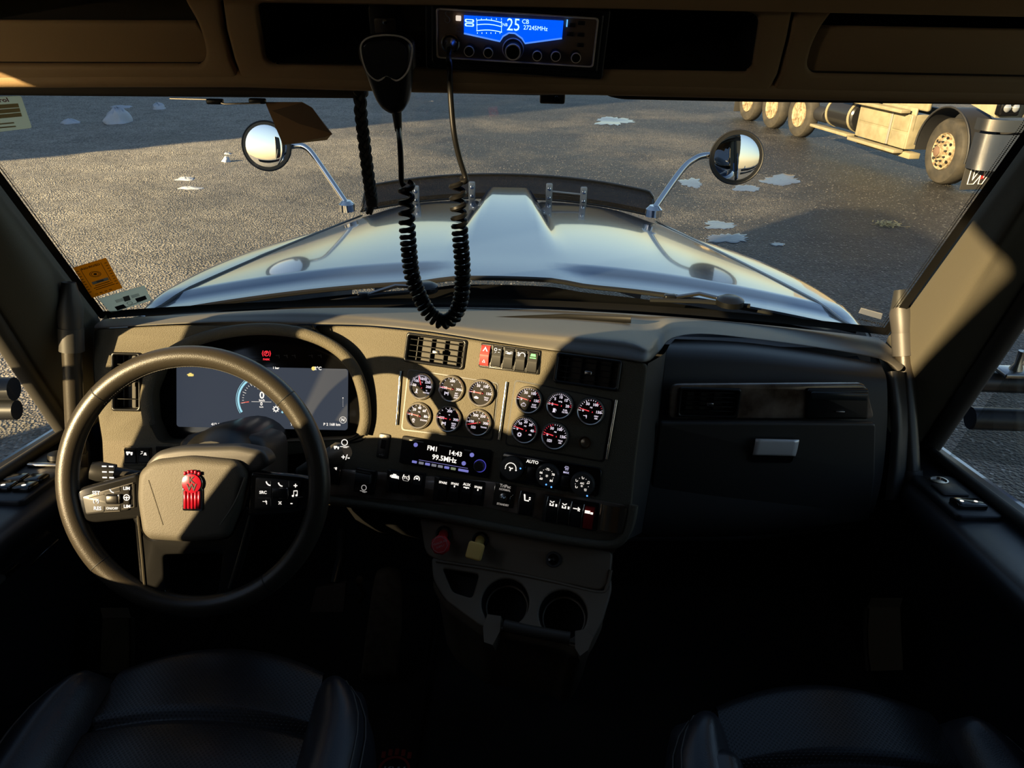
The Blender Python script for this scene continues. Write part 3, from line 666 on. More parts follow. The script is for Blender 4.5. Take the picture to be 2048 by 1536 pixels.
part('top_shell', plate([(-1.0, .10), (1.0, .10), (1.0, .14), (-1.0, .14)], th=.25, bev=0, z=.01), TRIMT, oc)
part('lower_roll', tube([FO.w(*FO.px(a, b), -.008) for a, b in ((-400, 166), (0, 165), (250, 163), (480, 163), (840, 174), (1190, 179), (1536, 187), (2048, 197), (2460, 206))], .010, 10), TRIMT, oc, MW[oc.name].inverted())
wpart('header_shell', grid([[W(-1.0, 1.0, -.10), W(1.0, 1.0, -.10)], [W(-1.0, 1.06, -.06), W(1.0, 1.06, -.06)], [W(-1, 1.14, .06), W(1, 1.14, .06)], [W(-1, 1.05, .74), W(1, 1.05, .74)]]), DARK, oc)
# sun visors
FV = Fr(W(0, 1.075, -.115), elev=-8)
VIS = mat('visor_vinyl', (.022, .017, .012), .7)
for L, lab in (([(-420, 140), (733, 140), (735, 196), (724, 199), (0, 193), (-420, 190)], 'dark folded sun visor on the driver side'),
               ([(836, 140), (1192, 140), (1188, 182), (1172, 190), (1080, 193), (900, 189), (868, 186), (848, 178)], 'narrow middle sun visor under the overhead console'),
               ([(1196, 140), (2480, 140), (2480, 222), (2048, 212), (1500, 206), (1245, 201), (1212, 194)], 'dark folded sun visor on the passenger side')):
    v = thing('sun_visor', lab, 'sun visor', FV.M, 'sun visors'); pl = rnd(FV.pxs(L), .008)
    part('visor_board', plate(pl, th=.016, bev=.006, z=0, res=2), VIS, v); 
    xsx = [p[0] for p in pl]; part('hinge_rod', tube([Vector((min(xsx) + .02, .035, -.01)), Vector((max(xsx) - .02, .035, -.01))], .005, 8), BLACK, v)
# windshield camera
FG = Fr(ws(.05, .735) + Vector((0, -.012, 0)), elev=-20)
ca = thing('windshield_sensor', 'small black sensor box stuck at the top of the windshield', 'sensor', FG.at(1105, 196).M)
part('body', box(0, 0, -.006, .040, .020, .016, .003), BLACK, ca); part('lens', lathe([(.006, .002), (.005, .005), (.002, .006)], 14), GLOSSB, ca, T(.006, 0, 0))
# ================================================================ DASHBOARD
best = None
for k in range(0, 400):
    yw = k * .1; f_ = Fr(P(843, 772, 1.5), elev=26, yaw=yw); w_ = f_.hit(1182, 823) - f_.o; e_ = abs(w_.dot(f_.v))
    if best is None or e_ < best[0]: best = (e_, yw)
FP = Fr(P(843, 772, 1.5), elev=26, yaw=best[1])
FC = Fr(P(738, 800, (FP.hit(738, 800) - CAM).dot(_F0)), elev=24, yaw=0)       # driver fascia
FR = Fr(P(1550, 800, 1.52), elev=12, yaw=0)
db = thing('dashboard', 'wraparound dark plastic truck dashboard lit by low sun', 'dashboard', W(0, 1.45, -1.1))
def on(fr, pxl, h=0.0): return [fr.hit(a, b, h) for a, b in pxl]
# padded top
def dep(p): return (p - CAM).dot(_F0)
lowL = [(190, 657), (350, 648), (500, 644), (620, 648)]; lowC = [(740, 651), (860, 663), (985, 683), (1100, 700), (1242, 718), (1292, 724)]
low = on(FC, lowL) + on(FP, lowC)
upp = [(203, 641), (350, 632), (500, 625), (620, 622), (740, 629), (862, 641), (988, 655), (1104, 664), (1246, 676), (1296, 690)]
upp = [P(a, b, dep(low[i]) + .05) for i, (a, b) in enumerate(upp)]
bk = [ws(u, -.02) for u in (-.99, -.75, -.55, -.4, -.22, -.05, .1, .22, .36, .42)]
low += [P(1318, 704, 1.50), P(1342, 678, 1.53), P(1400, 668, 1.55), P(1500, 677, 1.56), P(1640, 696, 1.56), P(1760, 718, 1.55), P(1797, 742, 1.53)]
upp += [P(1318, 664, 1.60), P(1345, 650, 1.62), P(1404, 652, 1.63), P(1502, 661, 1.63), P(1643, 681, 1.62), P(1764, 702, 1.60), P(1804, 722, 1.57)]
bk += [ws(u, -.02) for u in (.46, .5, .58, .7, .85, .96, .995)]
mid = [upp[i].lerp(bk[i], .5) + Vector((0, 0, .004)) for i in range(len(upp))]
e1 = [low[i].lerp(upp[i], .55) + Vector((0, -.012, .003)) for i in range(len(low))]
und = [p + Vector((0, .03, -.008)) for p in low]
wpart('top_pad', sgrid([bk, mid, upp, e1, low, und], 4, 4), DASHTOP, db)
wpart('defrost_slot', tube([P(990, 640, 1.68), P(1130, 634, 1.70), P(1262, 640, 1.66)], .008, 8, flat_=.4), BLACK, db)
# centre panel
cp = [(625, 650), (740, 653), (860, 665), (985, 685), (1100, 701), (1242, 719), (1296, 727), (1288, 800), (1272, 920), (1264, 1010), (1258, 1052), (1240, 1080), (1215, 1087), (1130, 1078), (1000, 1053), (840, 1023), (650, 998), (640, 960), (645, 905), (690, 888), (735, 869), (740, 800), (717, 735), (692, 712), (650, 680)]
V1 = [(814, 666), (935, 678), (929, 738), (807, 726)]; V2 = [(1115, 704), (1245, 721), (1237, 784), (1105, 765)]; V3 = [(223, 705), (283, 704), (284, 822), (224, 823)]; V4 = [(1355, 775), (1480, 775), (1478, 833), (1355, 835)]
def vdim(fr, quad):
    pts = fr.pxs(quad); cx = sum(p[0] for p in pts) / 4; cy = sum(p[1] for p in pts) / 4
    w = (hypot(pts[1][0] - pts[0][0], pts[1][1] - pts[0][1]) + hypot(pts[2][0] - pts[3][0], pts[2][1] - pts[3][1])) / 2
    h = (hypot(pts[3][0] - pts[0][0], pts[3][1] - pts[0][1]) + hypot(pts[2][0] - pts[1][0], pts[2][1] - pts[1][1])) / 2
    return cx, cy, w, h
def vhole(fr, quad): cx, cy, w, h = vdim(fr, quad); return rrect(cx, cy, w - .008, h - .008, .004)
part('center_panel', plate(rnd(FP.pxs(cp), .012), [vhole(FP, V1), vhole(FP, V2)], th=.03, bev=.005, z=0, res=2), DASH, db, MW[db.name].inverted() @ FP.M)
wpart('lower_trim', tube(spline(on(FP, [(650, 1000), (840, 1026), (1000, 1056), (1130, 1080), (1212, 1090), (1242, 1080), (1260, 1050), (1268, 1010)], .004), 5), .009, 8), DASH, db)
# driver fascia with the big opening for the cluster
fo = [(188, 658), (350, 650), (622, 650), (650, 682), (690, 713), (715, 737), (738, 800), (734, 868), (690, 887), (645, 903), (560, 912), (430, 918), (330, 940), (206, 944), (203, 880), (190, 800), (186, 730)]
fh = [(318, 884), (298, 842), (294, 785), (318, 727), (376, 688), (450, 667), (530, 660), (602, 669), (662, 694), (702, 732), (722, 782), (728, 832), (722, 864), (700, 878), (560, 883), (430, 886)]
part('driver_fascia', plate(rnd(FC.pxs(fo), .01), [rnd(FC.pxs(fh), .012), vhole(FC, V3)], th=.025, bev=.004, z=0, res=2), DASH, db, MW[db.name].inverted() @ FC.M)
hood_px = [(298, 850), (293, 785), (316, 727), (376, 687), (450, 665), (530, 658), (604, 667), (664, 692), (704, 730), (725, 782), (731, 835), (724, 868)]
wpart('cluster_hood', tube(spline(on(FC, hood_px, .012), 5), .012, 10, flat_=.8), DASH, db)
part('cluster_well', cup(rnd(FC.pxs(fh), .012), .002, .065, cap=False, shrink=.985), DASH, db, MW[db.name].inverted() @ FC.M)
wpart('panel_seam', tube(spline(on(FC, [(625, 649), (640, 674), (690, 713), (717, 740), (740, 800), (736, 870), (700, 886)], .001), 5), .0016, 6), BLACK, db)
# side end of dash on the driver side, and lower body
wpart('driver_end', grid([on(FC, [(188, 660), (186, 730), (190, 800), (203, 880), (206, 944)]), [p + Vector((-.05, .16, -.02)) for p in on(FC, [(188, 660), (186, 730), (190, 800), (203, 880), (206, 944)])]], 0), DASH, db)
lo1 = on(FC, [(206, 940), (330, 936), (430, 916), (560, 910), (645, 905)], -.01) + on(FP, [(700, 1003), (840, 1026), (1000, 1056)], -.01)
wpart('knee_panel', sgrid([lo1, [p + Vector((0, .05, -.10)) for p in lo1], [p + Vector((0, .16, -.20)) for p in lo1], [p + Vector((0, .30, -.30)) for p in lo1]], 3, 3), BLACK, db)
wpart('lower_shroud', grid([on(FP, [(640, 902), (648, 1000)], -.005), [p + Vector((-.02, .10, -.02)) for p in on(FP, [(640, 902), (648, 1000)])]], 0), BLACK, db)
# passenger side
rr = [[P(1350, 678, 1.555), P(1480, 684, 1.565), P(1620, 702, 1.565), P(1756, 727, 1.555)],
      [P(1334, 700, 1.50), P(1480, 708, 1.51), P(1620, 724, 1.515), P(1768, 742, 1.515)],
      [P(1328, 748, 1.485), P(1480, 752, 1.495), P(1620, 758, 1.50), P(1774, 770, 1.50)],
      [P(1318, 842, 1.50), P(1480, 845, 1.51), P(1620, 848, 1.515), P(1774, 852, 1.515)],
      [P(1302, 960, 1.53), P(1480, 962, 1.54), P(1620, 958, 1.545), P(1764, 955, 1.545)],
      [P(1284, 1066, 1.57), P(1480, 1064, 1.58), P(1620, 1054, 1.585), P(1744, 1036, 1.585)],
      [P(1284, 1072, 1.75), P(1480, 1070, 1.78), P(1620, 1060, 1.78), P(1744, 1042, 1.78)]]
wpart('passenger_body', sgrid(rr, 4, 4), DARK, db)
edge = on(FP, [(1296, 727), (1288, 800), (1272, 920), (1264, 1010), (1250, 1082)], -.004)
le = [rr[1][0], rr[2][0], rr[3][0], rr[4][0], rr[5][0]]
wpart('step_face', sgrid([[edge[i], edge[i].lerp(le[i], .5) + Vector((.012, .01, 0)), le[i] + Vector((0, .004, 0))] for i in range(5)], 4, 4), DARK, db)
wpart('passenger_end', grid([[r[3] for r in rr[:6]], [r[3] + Vector((.05, .20, 0)) for r in rr[:6]]], 0), DARK, db)
wpart('side_bolster', sgrid([[P(1768, 745, 1.52), P(1782, 860, 1.52), P(1770, 1000, 1.55)], [P(1790, 742, 1.50), P(1800, 860, 1.50), P(1790, 1000, 1.54)], [P(1812, 745, 1.56), P(1818, 860, 1.56), P(1810, 1000, 1.58)]], 3, 3), DARK, db)
# wood trim, glove box
WOOD = mat('dark_wood_trim', (.07, .045, .028), .22, vary=(14, (.24, .19, .15)), coat=.6)
dbI = MW[db.name].inverted()
FR2 = Fr(P(1550, 800, 1.462), elev=4, yaw=0)
part('wood_trim', plate(rnd(FR2.pxs([(1342, 770), (1732, 768), (1750, 838), (1336, 838)]), .014), [vhole(FR2, V4)], th=.012, bev=.003, z=0), WOOD, db, dbI @ FR2.M)
FG2 = Fr(P(1550, 905, 1.485), elev=-4, yaw=0)
gb = part('glove_box_door', plate(rnd(FG2.pxs([(1320, 847), (1752, 848), (1750, 955), (1738, 1042), (1620, 1056), (1480, 1062), (1292, 1062)]), .008), th=.014, bev=.004, z=0, res=2), DARK, db, dbI @ FG2.M)
gu, gv = FG2.px(1548, 888)
part('latch', xf(solid(sgrid([[Vector((x, y, .010 + .004 * cos(pi * y / .06) - .06 * y)) for x in (-.042, -.02, 0, .02, .042)] for y in (-.0185, -.008, .004, .0185)], 2, 2), .003), T(gu, gv, 0)), mat('latch_chrome', (.88, .9, .94), .2, .3), gb, label='chrome glove box latch')
part('latch_recess', cup(rrect(gu, gv - .028, .086, .03, .008), .004, .003), BLACK, gb)
# lower dash shelf line on passenger side
wpart('footwell_lip', tube([P(1250, 1072, 1.62), P(1480, 1072, 1.66), P(1720, 1046, 1.66)], .012, 8), DARK, db)

# ---------------------------------------------------------------- vents (part of the dash)
def vent(fr, quad, rows, cols, mfrm, name='air_vent', tab=True, lab=None, slope=0):
    cx, cy, w, h = vdim(fr, quad)
    M = fr.M @ T(cx, cy, 0)
    v = part(name, plate(rrect(0, 0, w, h, .006), [rrect(0, 0, w - .012, h - .012, .004)], th=.012, bev=.003, z=.005), mfrm, db, dbI @ M, lab)
    part('duct', cup(rrect(0, 0, w - .011, h - .011, .004), .001, .022), mat('duct_grey', (.05, .045, .036), .7), v)
    iw, ih = w - .014, h - .014
    sm_ = mat('slat_edge', (.010, .010, .009), .5, spec=.2)
    for k in range(rows): part('slat', xf(box(0, 0, 0, iw, .0018, .007, .0005, 1), T(0, -ih / 2 + ih * (k + .5) / rows, -.005) @ RX(slope)), sm_, v)
    for k in range(cols): part('vane', box(-iw / 2 + iw * (k + .5) / cols, 0, -.016, .0018, ih, .010), sm_, v)
    if tab: part('slide_tab', box(iw * .02, -ih * .05, .002, .014, .008, .008, .002), SATIN, v)
    return v
vent(FP, [(814, 666), (935, 678), (929, 738), (807, 726)], 4, 4, BLACK, lab='square air vent in sunlight')
vent(FP, [(1115, 704), (1245, 721), (1237, 784), (1105, 765)], 4, 4, BLACK, lab='closed air vent in shadow')
vent(FC, [(223, 705), (283, 704), (284, 822), (224, 823)], 3, 2, BLACK, lab='upright side air vent')
vent(FR2, [(1355, 775), (1480, 775), (1478, 833), (1355, 835)], 5, 4, BLACK)
FR3 = FR2
vv = part('vent_cover', plate(rnd(FR2.pxs([(1613, 776), (1736, 776), (1733, 836), (1610, 836)]), .006), th=.016, bev=.004, z=.008), BLACK, db, dbI @ FR2.M)
a_, b_ = FR2.px(1674, 788); part('cover_flap', xf(box(0, 0, 0, .11, .016, .008, .003), T(a_, b_, .010)), mat('flap_dark', (.02, .026, .027), .25), vv)
a_, b_ = FR2.px(1676, 819); part('slide_tab', box(a_, b_, .009, .018, .003, .006, .001), SATIN, vv)

# gauge sub panels and bright bars
for L, lab in (([(818, 740), (995, 768), (984, 879), (805, 858)], 'grey sub panel carrying six gauges'), ([(1032, 762), (1225, 801), (1206, 922), (1013, 888)], 'grey sub panel carrying five gauges')):
    q_ = FP.pxs(L); gp = part('gauge_panel', plate(rnd(q_, .007), th=.006, bev=.001, z=.003), DASH, db, dbI @ FP.M, lab)
    cxx = sum(p[0] for p in q_) / 4; cyy = sum(p[1] for p in q_) / 4
    part('shadow_gap', plate(rnd([(cxx + (x - cxx) * 1.028, cyy + (y - cyy) * 1.045) for x, y in q_], .007), th=.003, bev=0, z=.0008), BLACK, gp)
for a, b in (((801, 742), (793, 850)), ((1013, 764), (998, 879)), ((1233, 800), (1213, 918))):
    wpart('bright_bar', tube([FP.hit(*a, .003), FP.hit(*b, .003)], .0027, 8), CHROME, db)

# ================================================================ GAUGES
FACE = mat('gauge_face', (.022, .021, .021), .8, spec=.15)
TICK = mat('gauge_marks', (.05, .05, .05), .5, emit=(.95, .86, 1.0), es=.75)
NEED = mat('gauge_needle', (.30, .02, .02), .5, emit=(1, .06, .08), es=.9)
REDZ = mat('gauge_red_zone', (.2, .01, .02), .5, emit=(1, .05, .10), es=.6)
CLEAR = glassy('gauge_lens', (.97, .97, .97), .25, .02)
def tickset(R, a0, a1, n, major, red=None, r0=.80, r1=.93):
    M_, Rd = [], []
    for k in range(n + 1):
        a = rad(a0 + (a1 - a0) * k / n); big = k % major == 0; rr0 = r0 - (.06 if big else 0); w = .00055 if big else .0004
        q = xf(box((rr0 + r1) / 2 * R, 0, .0, (r1 - rr0) * R, w * 2, .0003), RZ(math.degrees(a)))
        (Rd if red and red[0] <= k <= red[1] else M_).append(q)
    return M_, Rd
def gauge(px, py, ang, nums, unit, name, icon, lab, n=20, red=None, a0=180, a1=0):
    f = FP.at(px, py, .003); R = .0252
    t = thing('round_gauge', lab, 'gauge', f.M, 'round gauges in the dash')
    part('bezel', lathe([(R * .88, .0035), (R * .92, .008), (R * .97, .009), (R * 1.03, .007), (R * 1.06, .002), (R * 1.06, -.004)], 40, False), mat('bezel_chrome', (.62, .58, .52), .22, .75), t)
    part('body', lathe([(R * 1.10, -.004), (R * 1.10, .001), (R * 1.0, .002), (R * 1.0, -.004)], 40, False), BLACK, t)
    fc = part('dial_face', lathe([(R * .95, 0), (R * .95, .0018), (.0001, .0018)], 36), FACE, t)
    mk, rd = tickset(R, a0, a1, n, max(1, n // (len(nums) - 1)), red)
    for q in mk + rd: q.transform(T(0, 0, .0022))
    part('scale_marks', merge(*mk), TICK, fc)
    if rd: part('red_zone', merge(*rd), REDZ, fc)
    ts = []
    for k, s in enumerate(nums):
        a = rad(a0 + (a1 - a0) * k / (len(nums) - 1)); ts.append(text(s, .0072, R * .58 * cos(a), R * .60 * sin(a) + .0005, .0022, .0001, True))
    ts.append(text(unit, .0038, 0, R * .30, .0022, .0001, True))
    for i, s in enumerate(name): ts.append(text(s, .0040, R * .46, -R * .30 - .0042 * i, .0022, .0001, True))
    part('numerals', merge(*ts), TICK, fc)
    part('symbol', xf(icon_mesh(icon, .0085), T(-R * .36, -R * .40, .0022)), TICK, fc)
    nd = part('needle', xf(plate([(-.004, -.0011), (R * .84, -.0004), (R * .84, .0004), (-.004, .0011)], th=.0008, bev=0, z=.0042), RZ(ang)), NEED, t)
    part('hub', lathe([(.0030, .002), (.0030, .0052), (.002, .0056)], 14), mat('needle_hub', (.05, .01, .01), .5), nd)
    part('lens', lathe([(R * .89, .0058), (R * .5, .0066), (.0001, .0068)], 32, False), CLEAR, t)
def icon_mesh(k, s):
    """small pictograms, about s high, centred"""
    def st(pts, w=.09): return tube([Vector((x * s, y * s, 0)) for x, y in pts], w * s * .55, 4)
    def cl(cx, cy, r, w=.09, n=16): return plate(circ(cx * s, cy * s, r * s, n), [circ(cx * s, cy * s, (r - w) * s, n)], th=.0003, bev=0, z=0)
    def dk(cx, cy, r, n=14): return plate(circ(cx * s, cy * s, r * s, n), th=.0003, bev=0, z=0)
    def bx(cx, cy, w, h): return box(cx * s, cy * s, 0, w * s, h * s, .0003)
    def tx(q, size, x=0, y=0): return text(q, size * s, x * s, y * s, 0, .0001, True)
    if k == 'engine': return merge(bx(0, 0, .8, .45), bx(0, .3, .4, .12), bx(.5, 0, .12, .35), bx(-.5, .05, .12, .2))
    if k == 'engine_out': return merge(*[st(a) for a in ([(-.4, .25), (.4, .25), (.55, 0), (.4, -.3), (-.4, -.3), (-.4, .25)], [(0, .25), (0, .45)], [(-.2, .45), (.2, .45)], [(-.55, .1), (-.55, -.2)])])
    if k == 'temp': return merge(bx(0, .15, .16, .7), dk(0, -.25, .22), bx(.22, .3, .22, .08), bx(.22, .1, .22, .08), st([(-.5, -.45), (-.2, -.55), (.1, -.45), (.4, -.55)]))
    if k == 'axle': return merge(bx(-.4, 0, .18, .8), bx(.4, 0, .18, .8), bx(0, .1, .7, .12), dk(0, .1, .2))
    if k == 'gear': return merge(cl(0, 0, .38, .14), *[xf(bx(.46, 0, .16, .16), RZ(45 * i)) for i in range(8)])
    if k == 'fuel': return merge(bx(-.08, 0, .5, .8), bx(-.08, -.46, .7, .1), st([(.2, .3), (.38, .15), (.38, -.2)]))
    if k == 'brake': return merge(cl(0, 0, .34, .1), bx(0, .06, .1, .3), bx(0, -.18, .1, .1), st([(-.4, .35), (-.52, 0), (-.4, -.35)]), st([(.4, .35), (.52, 0), (.4, -.35)]))
    if k == 'brake_p': return merge(cl(0, 0, .34, .08), tx('P', .55), st([(-.4, .35), (-.52, 0), (-.4, -.35)], .08), st([(.4, .35), (.52, 0), (.4, -.35)], .08))
    if k == 'tyre': return merge(st([(-.3, .4), (-.42, 0), (-.3, -.3), (.3, -.3), (.42, 0), (.3, .4)], .1), tx('TC', .45, 0, .05), bx(-.15, -.42, .12, .1), bx(.15, -.42, .12, .1))
    if k == 'hazard': return plate([(-.5 * s, -.4 * s), (.5 * s, -.4 * s), (0, .5 * s)], [[(-.27 * s, -.26 * s), (.27 * s, -.26 * s), (0, .22 * s)]], th=.0003, bev=0, z=0)
    if k == 'lamps': return merge(*[bx(x, y, .3, .07) for x in (-.32, .32) for y in (-.2, 0, .2)], dk(-.1, 0, .15), dk(.1, 0, .15))
    if k == 'fog': return merge(cl(.18, 0, .4, .1), *[bx(-.35, y, .34, .07) for y in (-.25, 0, .25)], st([(-.35, .4), (-.3, 0), (-.35, -.4)], .07))
    if k == 'beacon': return merge(cl(-.2, .22, .2, .07), bx(.3, .25, .3, .08), dk(.25, -.2, .16), bx(.25, -.4, .5, .08), st([(-.4, -.3), (-.1, -.1)], .07))
    if k == 'worklamp': return merge(plate([(-.35 * s, .1 * s), (.35 * s, .1 * s), (.28 * s, .42 * s), (-.28 * s, .42 * s)], th=.0003, bev=0, z=0), bx(0, -.2, .8, .34))
    if k == 'spare_l': return merge(tx('SPARE', .36, 0, .22))
    if k == 'spare_t': return merge(tx('SPARE', .34, 0, .25), bx(0, -.12, .14, .4))
    if k == 'aux': return merge(tx('AUX', .42, 0, .34), bx(0, 0, .7, .12), bx(0, -.2, .12, .3), bx(0, -.4, .5, .12))
    if k == 'pto': return merge(cl(-.1, .05, .38, .1), bx(-.1, .1, .3, .2), tx('OFF', .3, 0, -.5))
    if k == 'diff': return merge(bx(-.3, -.15, .14, .6), bx(.05, -.15, .14, .6), bx(-.12, -.1, .5, .1), st([(-.35, .4), (-.1, .25), (.15, .42)], .1), bx(.42, -.1, .2, .5))
    if k == 'truck': return merge(bx(-.2, .05, .6, .34), bx(.3, -.02, .3, .24), dk(-.3, -.24, .14), dk(.28, -.24, .14))
    if k == 'arrow': return merge(bx(-.1, .1, .7, .1), st([(.1, .3), (.35, .1), (.1, -.1)], .1), bx(.3, -.25, .1, .4))
    if k == 'seat': return merge(st([(-.3, .4), (-.2, -.2), (.3, -.2)], .16), dk(-.32, .42, .1), bx(.35, .2, .2, .12), bx(.35, 0, .2, .12))
    if k == 'fan': return merge(dk(0, 0, .12), *[xf(plate(circ(.28 * s, 0, .2 * s, 12, .12 * s), th=.0003, bev=0, z=0), RZ(120 * i + 20)) for i in range(3)])
    if k == 'flake': return merge(*[xf(bx(0, 0, .09, .9), RZ(60 * i)) for i in range(3)])
    if k == 'defrost': return merge(st([(-.45, .1), (-.3, .4), (.3, .4), (.45, .1), (-.45, .1)], .08), *[st([(x, -.4), (x + .08, -.2), (x, .0)], .08) for x in (-.25, 0, .25)])
    if k == 'usb': return merge(st([(-.5, 0), (.5, 0)], .08), st([(-.2, 0), (0, .22), (.2, .22)], .07), st([(-.05, 0), (.12, -.2), (.25, -.2)], .07), dk(-.5, 0, .12))
    if k == 'phone': return st([(-.4, .25), (-.25, -.1), (.05, -.35), (.35, -.4)], .2)
    if k == 'note': return merge(dk(-.25, -.3, .16), dk(.3, -.2, .16), bx(-.12, .1, .08, .8), bx(.42, .15, .08, .7), st([(-.12, .46), (.42, .5)], .12))
    if k == 'cruise': return merge(st([(.3 * cos(rad(a)), .3 * sin(rad(a))) for a in range(-50, 231, 20)], .1), st([(0, -.05), (.3, .3)], .09))
    if k == 'wheel': return merge(cl(0, 0, .42, .1), dk(0, 0, .14), bx(-.25, 0, .3, .08), bx(.25, 0, .3, .08), bx(0, -.25, .08, .3))
    if k == 'ring': return merge(cl(0, .05, .42, .1), bx(0, -.48, 1.1, .08), bx(.1, -.62, .5, .05))
    return tx(k, .5)
for a in [
    (843.6, 772.6, 111, ['50', '100', '150', '200', '250', '300'], '°F', ('°F', 'WATER'), 'temp', 'top left gauge of the six, its red needle pointing upwards', 25, None),
    (903.6, 778, 176, ['100', '200', '300'], '°F', ('FRT', 'DRV', 'AXLE'), 'axle', 'drive axle gauge in the middle of the upper row of six', 8, None),
    (963, 786.4, 178, ['0', '50', '100', '150'], 'PSI', ('TRAC', 'TNK'), 'engine', 'pressure gauge at the right end of the upper row of six', 15, None),
    (838, 831.5, 174, ['0', '20', '40', '60', '80'], 'PSI', ('ENGINE',), 'pto', 'bottom left gauge of the six, lit by the sun', 8, None),
    (898, 838, 177, ['100', '200', '300'], '°F', ('REAR', 'DRV', 'AXLE'), 'axle', 'drive axle gauge in the middle of the lower row of six', 8, (6, 8)),
    (957.4, 845.4, 196, ['100', '200', '250', '300'], '°F', ('TRANS',), 'brake', 'bottom right gauge of the six, its needle dipping below level', 10, (7, 10)),
    (1058, 800.4, 170, ['0', '50', '100', '150'], 'PSI', ('SUSP', 'LOAD'), 'engine_out', 'top left gauge of the five, left of the fuel gauge', 15, (11, 15)),
    (1120, 811, 174, ['0', '5', '10', '15', '20'], 'inHg', ('FUEL', 'FILTER'), 'fuel', 'fuel filter gauge in the middle of the upper row of five', 20, (19, 20)),
    (1181.7, 823.2, 170, ['0', '50', '100', '150'], 'PSI', ('DRV', 'AIR'), 'arrow', 'air gauge at the right end of the upper row of five, above the chrome button', 15, (10, 13)),
    (1049.8, 860, 168, ['0', '10', '20', '30', '40'], 'PSI', ('AIR',), 'gear', 'bottom left gauge of the five, just above the fan knob', 20, (17, 20)),
    (1110, 872, 170, ['0', '50', '100', '150'], 'PSI', ('TRLR', 'AIR'), 'brake', 'lower gauge with red low marks, left of the chrome button', 15, (0, 6))]:
    gauge(a[0], a[1], a[2], a[3], a[4], a[5], a[6], a[7], a[8], a[9])
f = FP.at(1170.5, 885, .003)
t = thing('push_button', 'round chrome push button beside the gauges', 'button', f.M)
part('ring', lathe([(.0085, .003), (.009, .006), (.0115, .006), (.012, .001), (.012, -.003)], 28, False), CHROME, t); part('cap', lathe([(.0084, 0), (.0084, .004), (.004, .0055), (.0001, .0055)], 24), mat('brushed_steel', (.32, .28, .22), .3, 1.0), t)

# ================================================================ ROCKER SWITCHES
SWB = mat('switch_black', (.012, .012, .012), .45, spec=.25)
SWR = mat('switch_red', (.30, .012, .012), .32)
GREENL = mat('lit_green', (.01, .1, .02), .4, emit=(.15, 1, .25), es=1.0)
def rocker(fr, px, py, w, h, icon, lab, col=None, icol=None, up=True, isz=.013, extra=None, grp='dashboard rocker switches', edge=False):
    f = fr.at(px, py, .0)
    t = thing('rocker_switch', lab, 'switch', f.M, grp)
    part('surround', plate(rrect(0, 0, w, h, .002), [rrect(0, 0, w - .003, h - .003, .0015)], th=.007, bev=.001, z=.004), BLACK, t)
    iw, ih = w - .0035, h - .0035
    rows = []
    for y, z in ((-ih / 2, .003), (-ih * .46, .006), (-ih * .04, .0105 if up else .006), (ih * .04, .0105 if up else .0065), (ih * .46, .0065 if up else .0105), (ih / 2, .003)):
        rows.append([Vector((x * iw / 2, y, z if abs(x) < .95 else z - .0025)) for x in (-1, -.9, 0, .9, 1)])
    part('rocker', grid(rows, 30), col or SWB, t)
    if icon: part('symbol', xf(icon_mesh(icon, isz), T(0, ih * .24, .0090)), icol or WHITE_L, t)
    if extra: part('marker', xf(extra, T(0, -ih * .28, .0090)), icol or WHITE_L, t)
    if edge:
        part('bright_edge', tube([Vector((-w / 2, h / 2, .005)), Vector((-w / 2 - .001, 0, .012)), Vector((-w / 2, -h / 2, .005))], .0007, 5), SATIN, t)
def pw(fr, px, py, wpx, hpx):
    a = fr.px(px - wpx / 2, py); b = fr.px(px + wpx / 2, py); c = fr.px(px, py - hpx / 2); d = fr.px(px, py + hpx / 2)
    return hypot(a[0] - b[0], a[1] - b[1]), hypot(c[0] - d[0], c[1] - d[1])
# upper bank
bk_ = part('switch_bezel', plate(rnd(FP.pxs([(963, 685), (1083, 701), (1079, 750), (957, 734)]), .004), th=.006, bev=.0015, z=.0025), BLACK, db, dbI @ FP.M)
w_, h_ = pw(FP, 1018, 716, 23, 45)
for px, py, ic, lab, col, icol in [(971.5, 711, 'hazard', 'red hazard light switch at the left end of the upper switch bank', mat('hazard_red', (.50, .03, .03), .3), WHITE_L), (995, 713, 'beacon', 'black switch right next to the red hazard switch', None, None), (1018.5, 717, 'lamps', 'middle switch of the upper bank with a marker lamp symbol', None, None), (1042.5, 721, 'fog', 'black switch with a fog lamp symbol', None, None), (1066.5, 725, 'worklamp', 'switch with a glowing green symbol at the right end of the upper bank', None, GREENL)]:
    rocker(FP, px, py, w_, h_, ic, lab, col, icol, True, .0155, icon_mesh('hazard', .007) if ic == 'hazard' else None)
# lower row: wood strip and switches
part('wood_strip', plate(rnd(FP.pxs([(660, 936), (980, 962), (1250, 1010), (1254, 1062), (1200, 1064), (980, 1016), (660, 990)]), .005), th=.006, bev=.001, z=.0015), WOOD, db, dbI @ FP.M)
for L in ([(776, 938), (853, 946), (848, 992), (771, 984)], [(870, 951), (972, 964), (967, 1013), (866, 1000)], [(1090, 988), (1200, 1006), (1194, 1062), (1083, 1042)]):
    part('switch_bezel', plate(rnd(FP.pxs(L), .003), th=.006, bev=.0015, z=.003), BLACK, db, dbI @ FP.M)
w_, h_ = pw(FP, 815, 965, 22, 44)
for px, py, ic, lab in [(791, 962.5, 'engine', 'black switch with an engine symbol, left of the traction control switch'), (814, 965, 'tyre', 'black switch with the traction control symbol'), (837, 967.5, 'pto', 'black switch with a round symbol and OFF, right of traction control')]:
    rocker(FP, px, py, w_, h_, ic, lab, isz=.017)
w_, h_ = pw(FP, 910, 981, 22, 46)
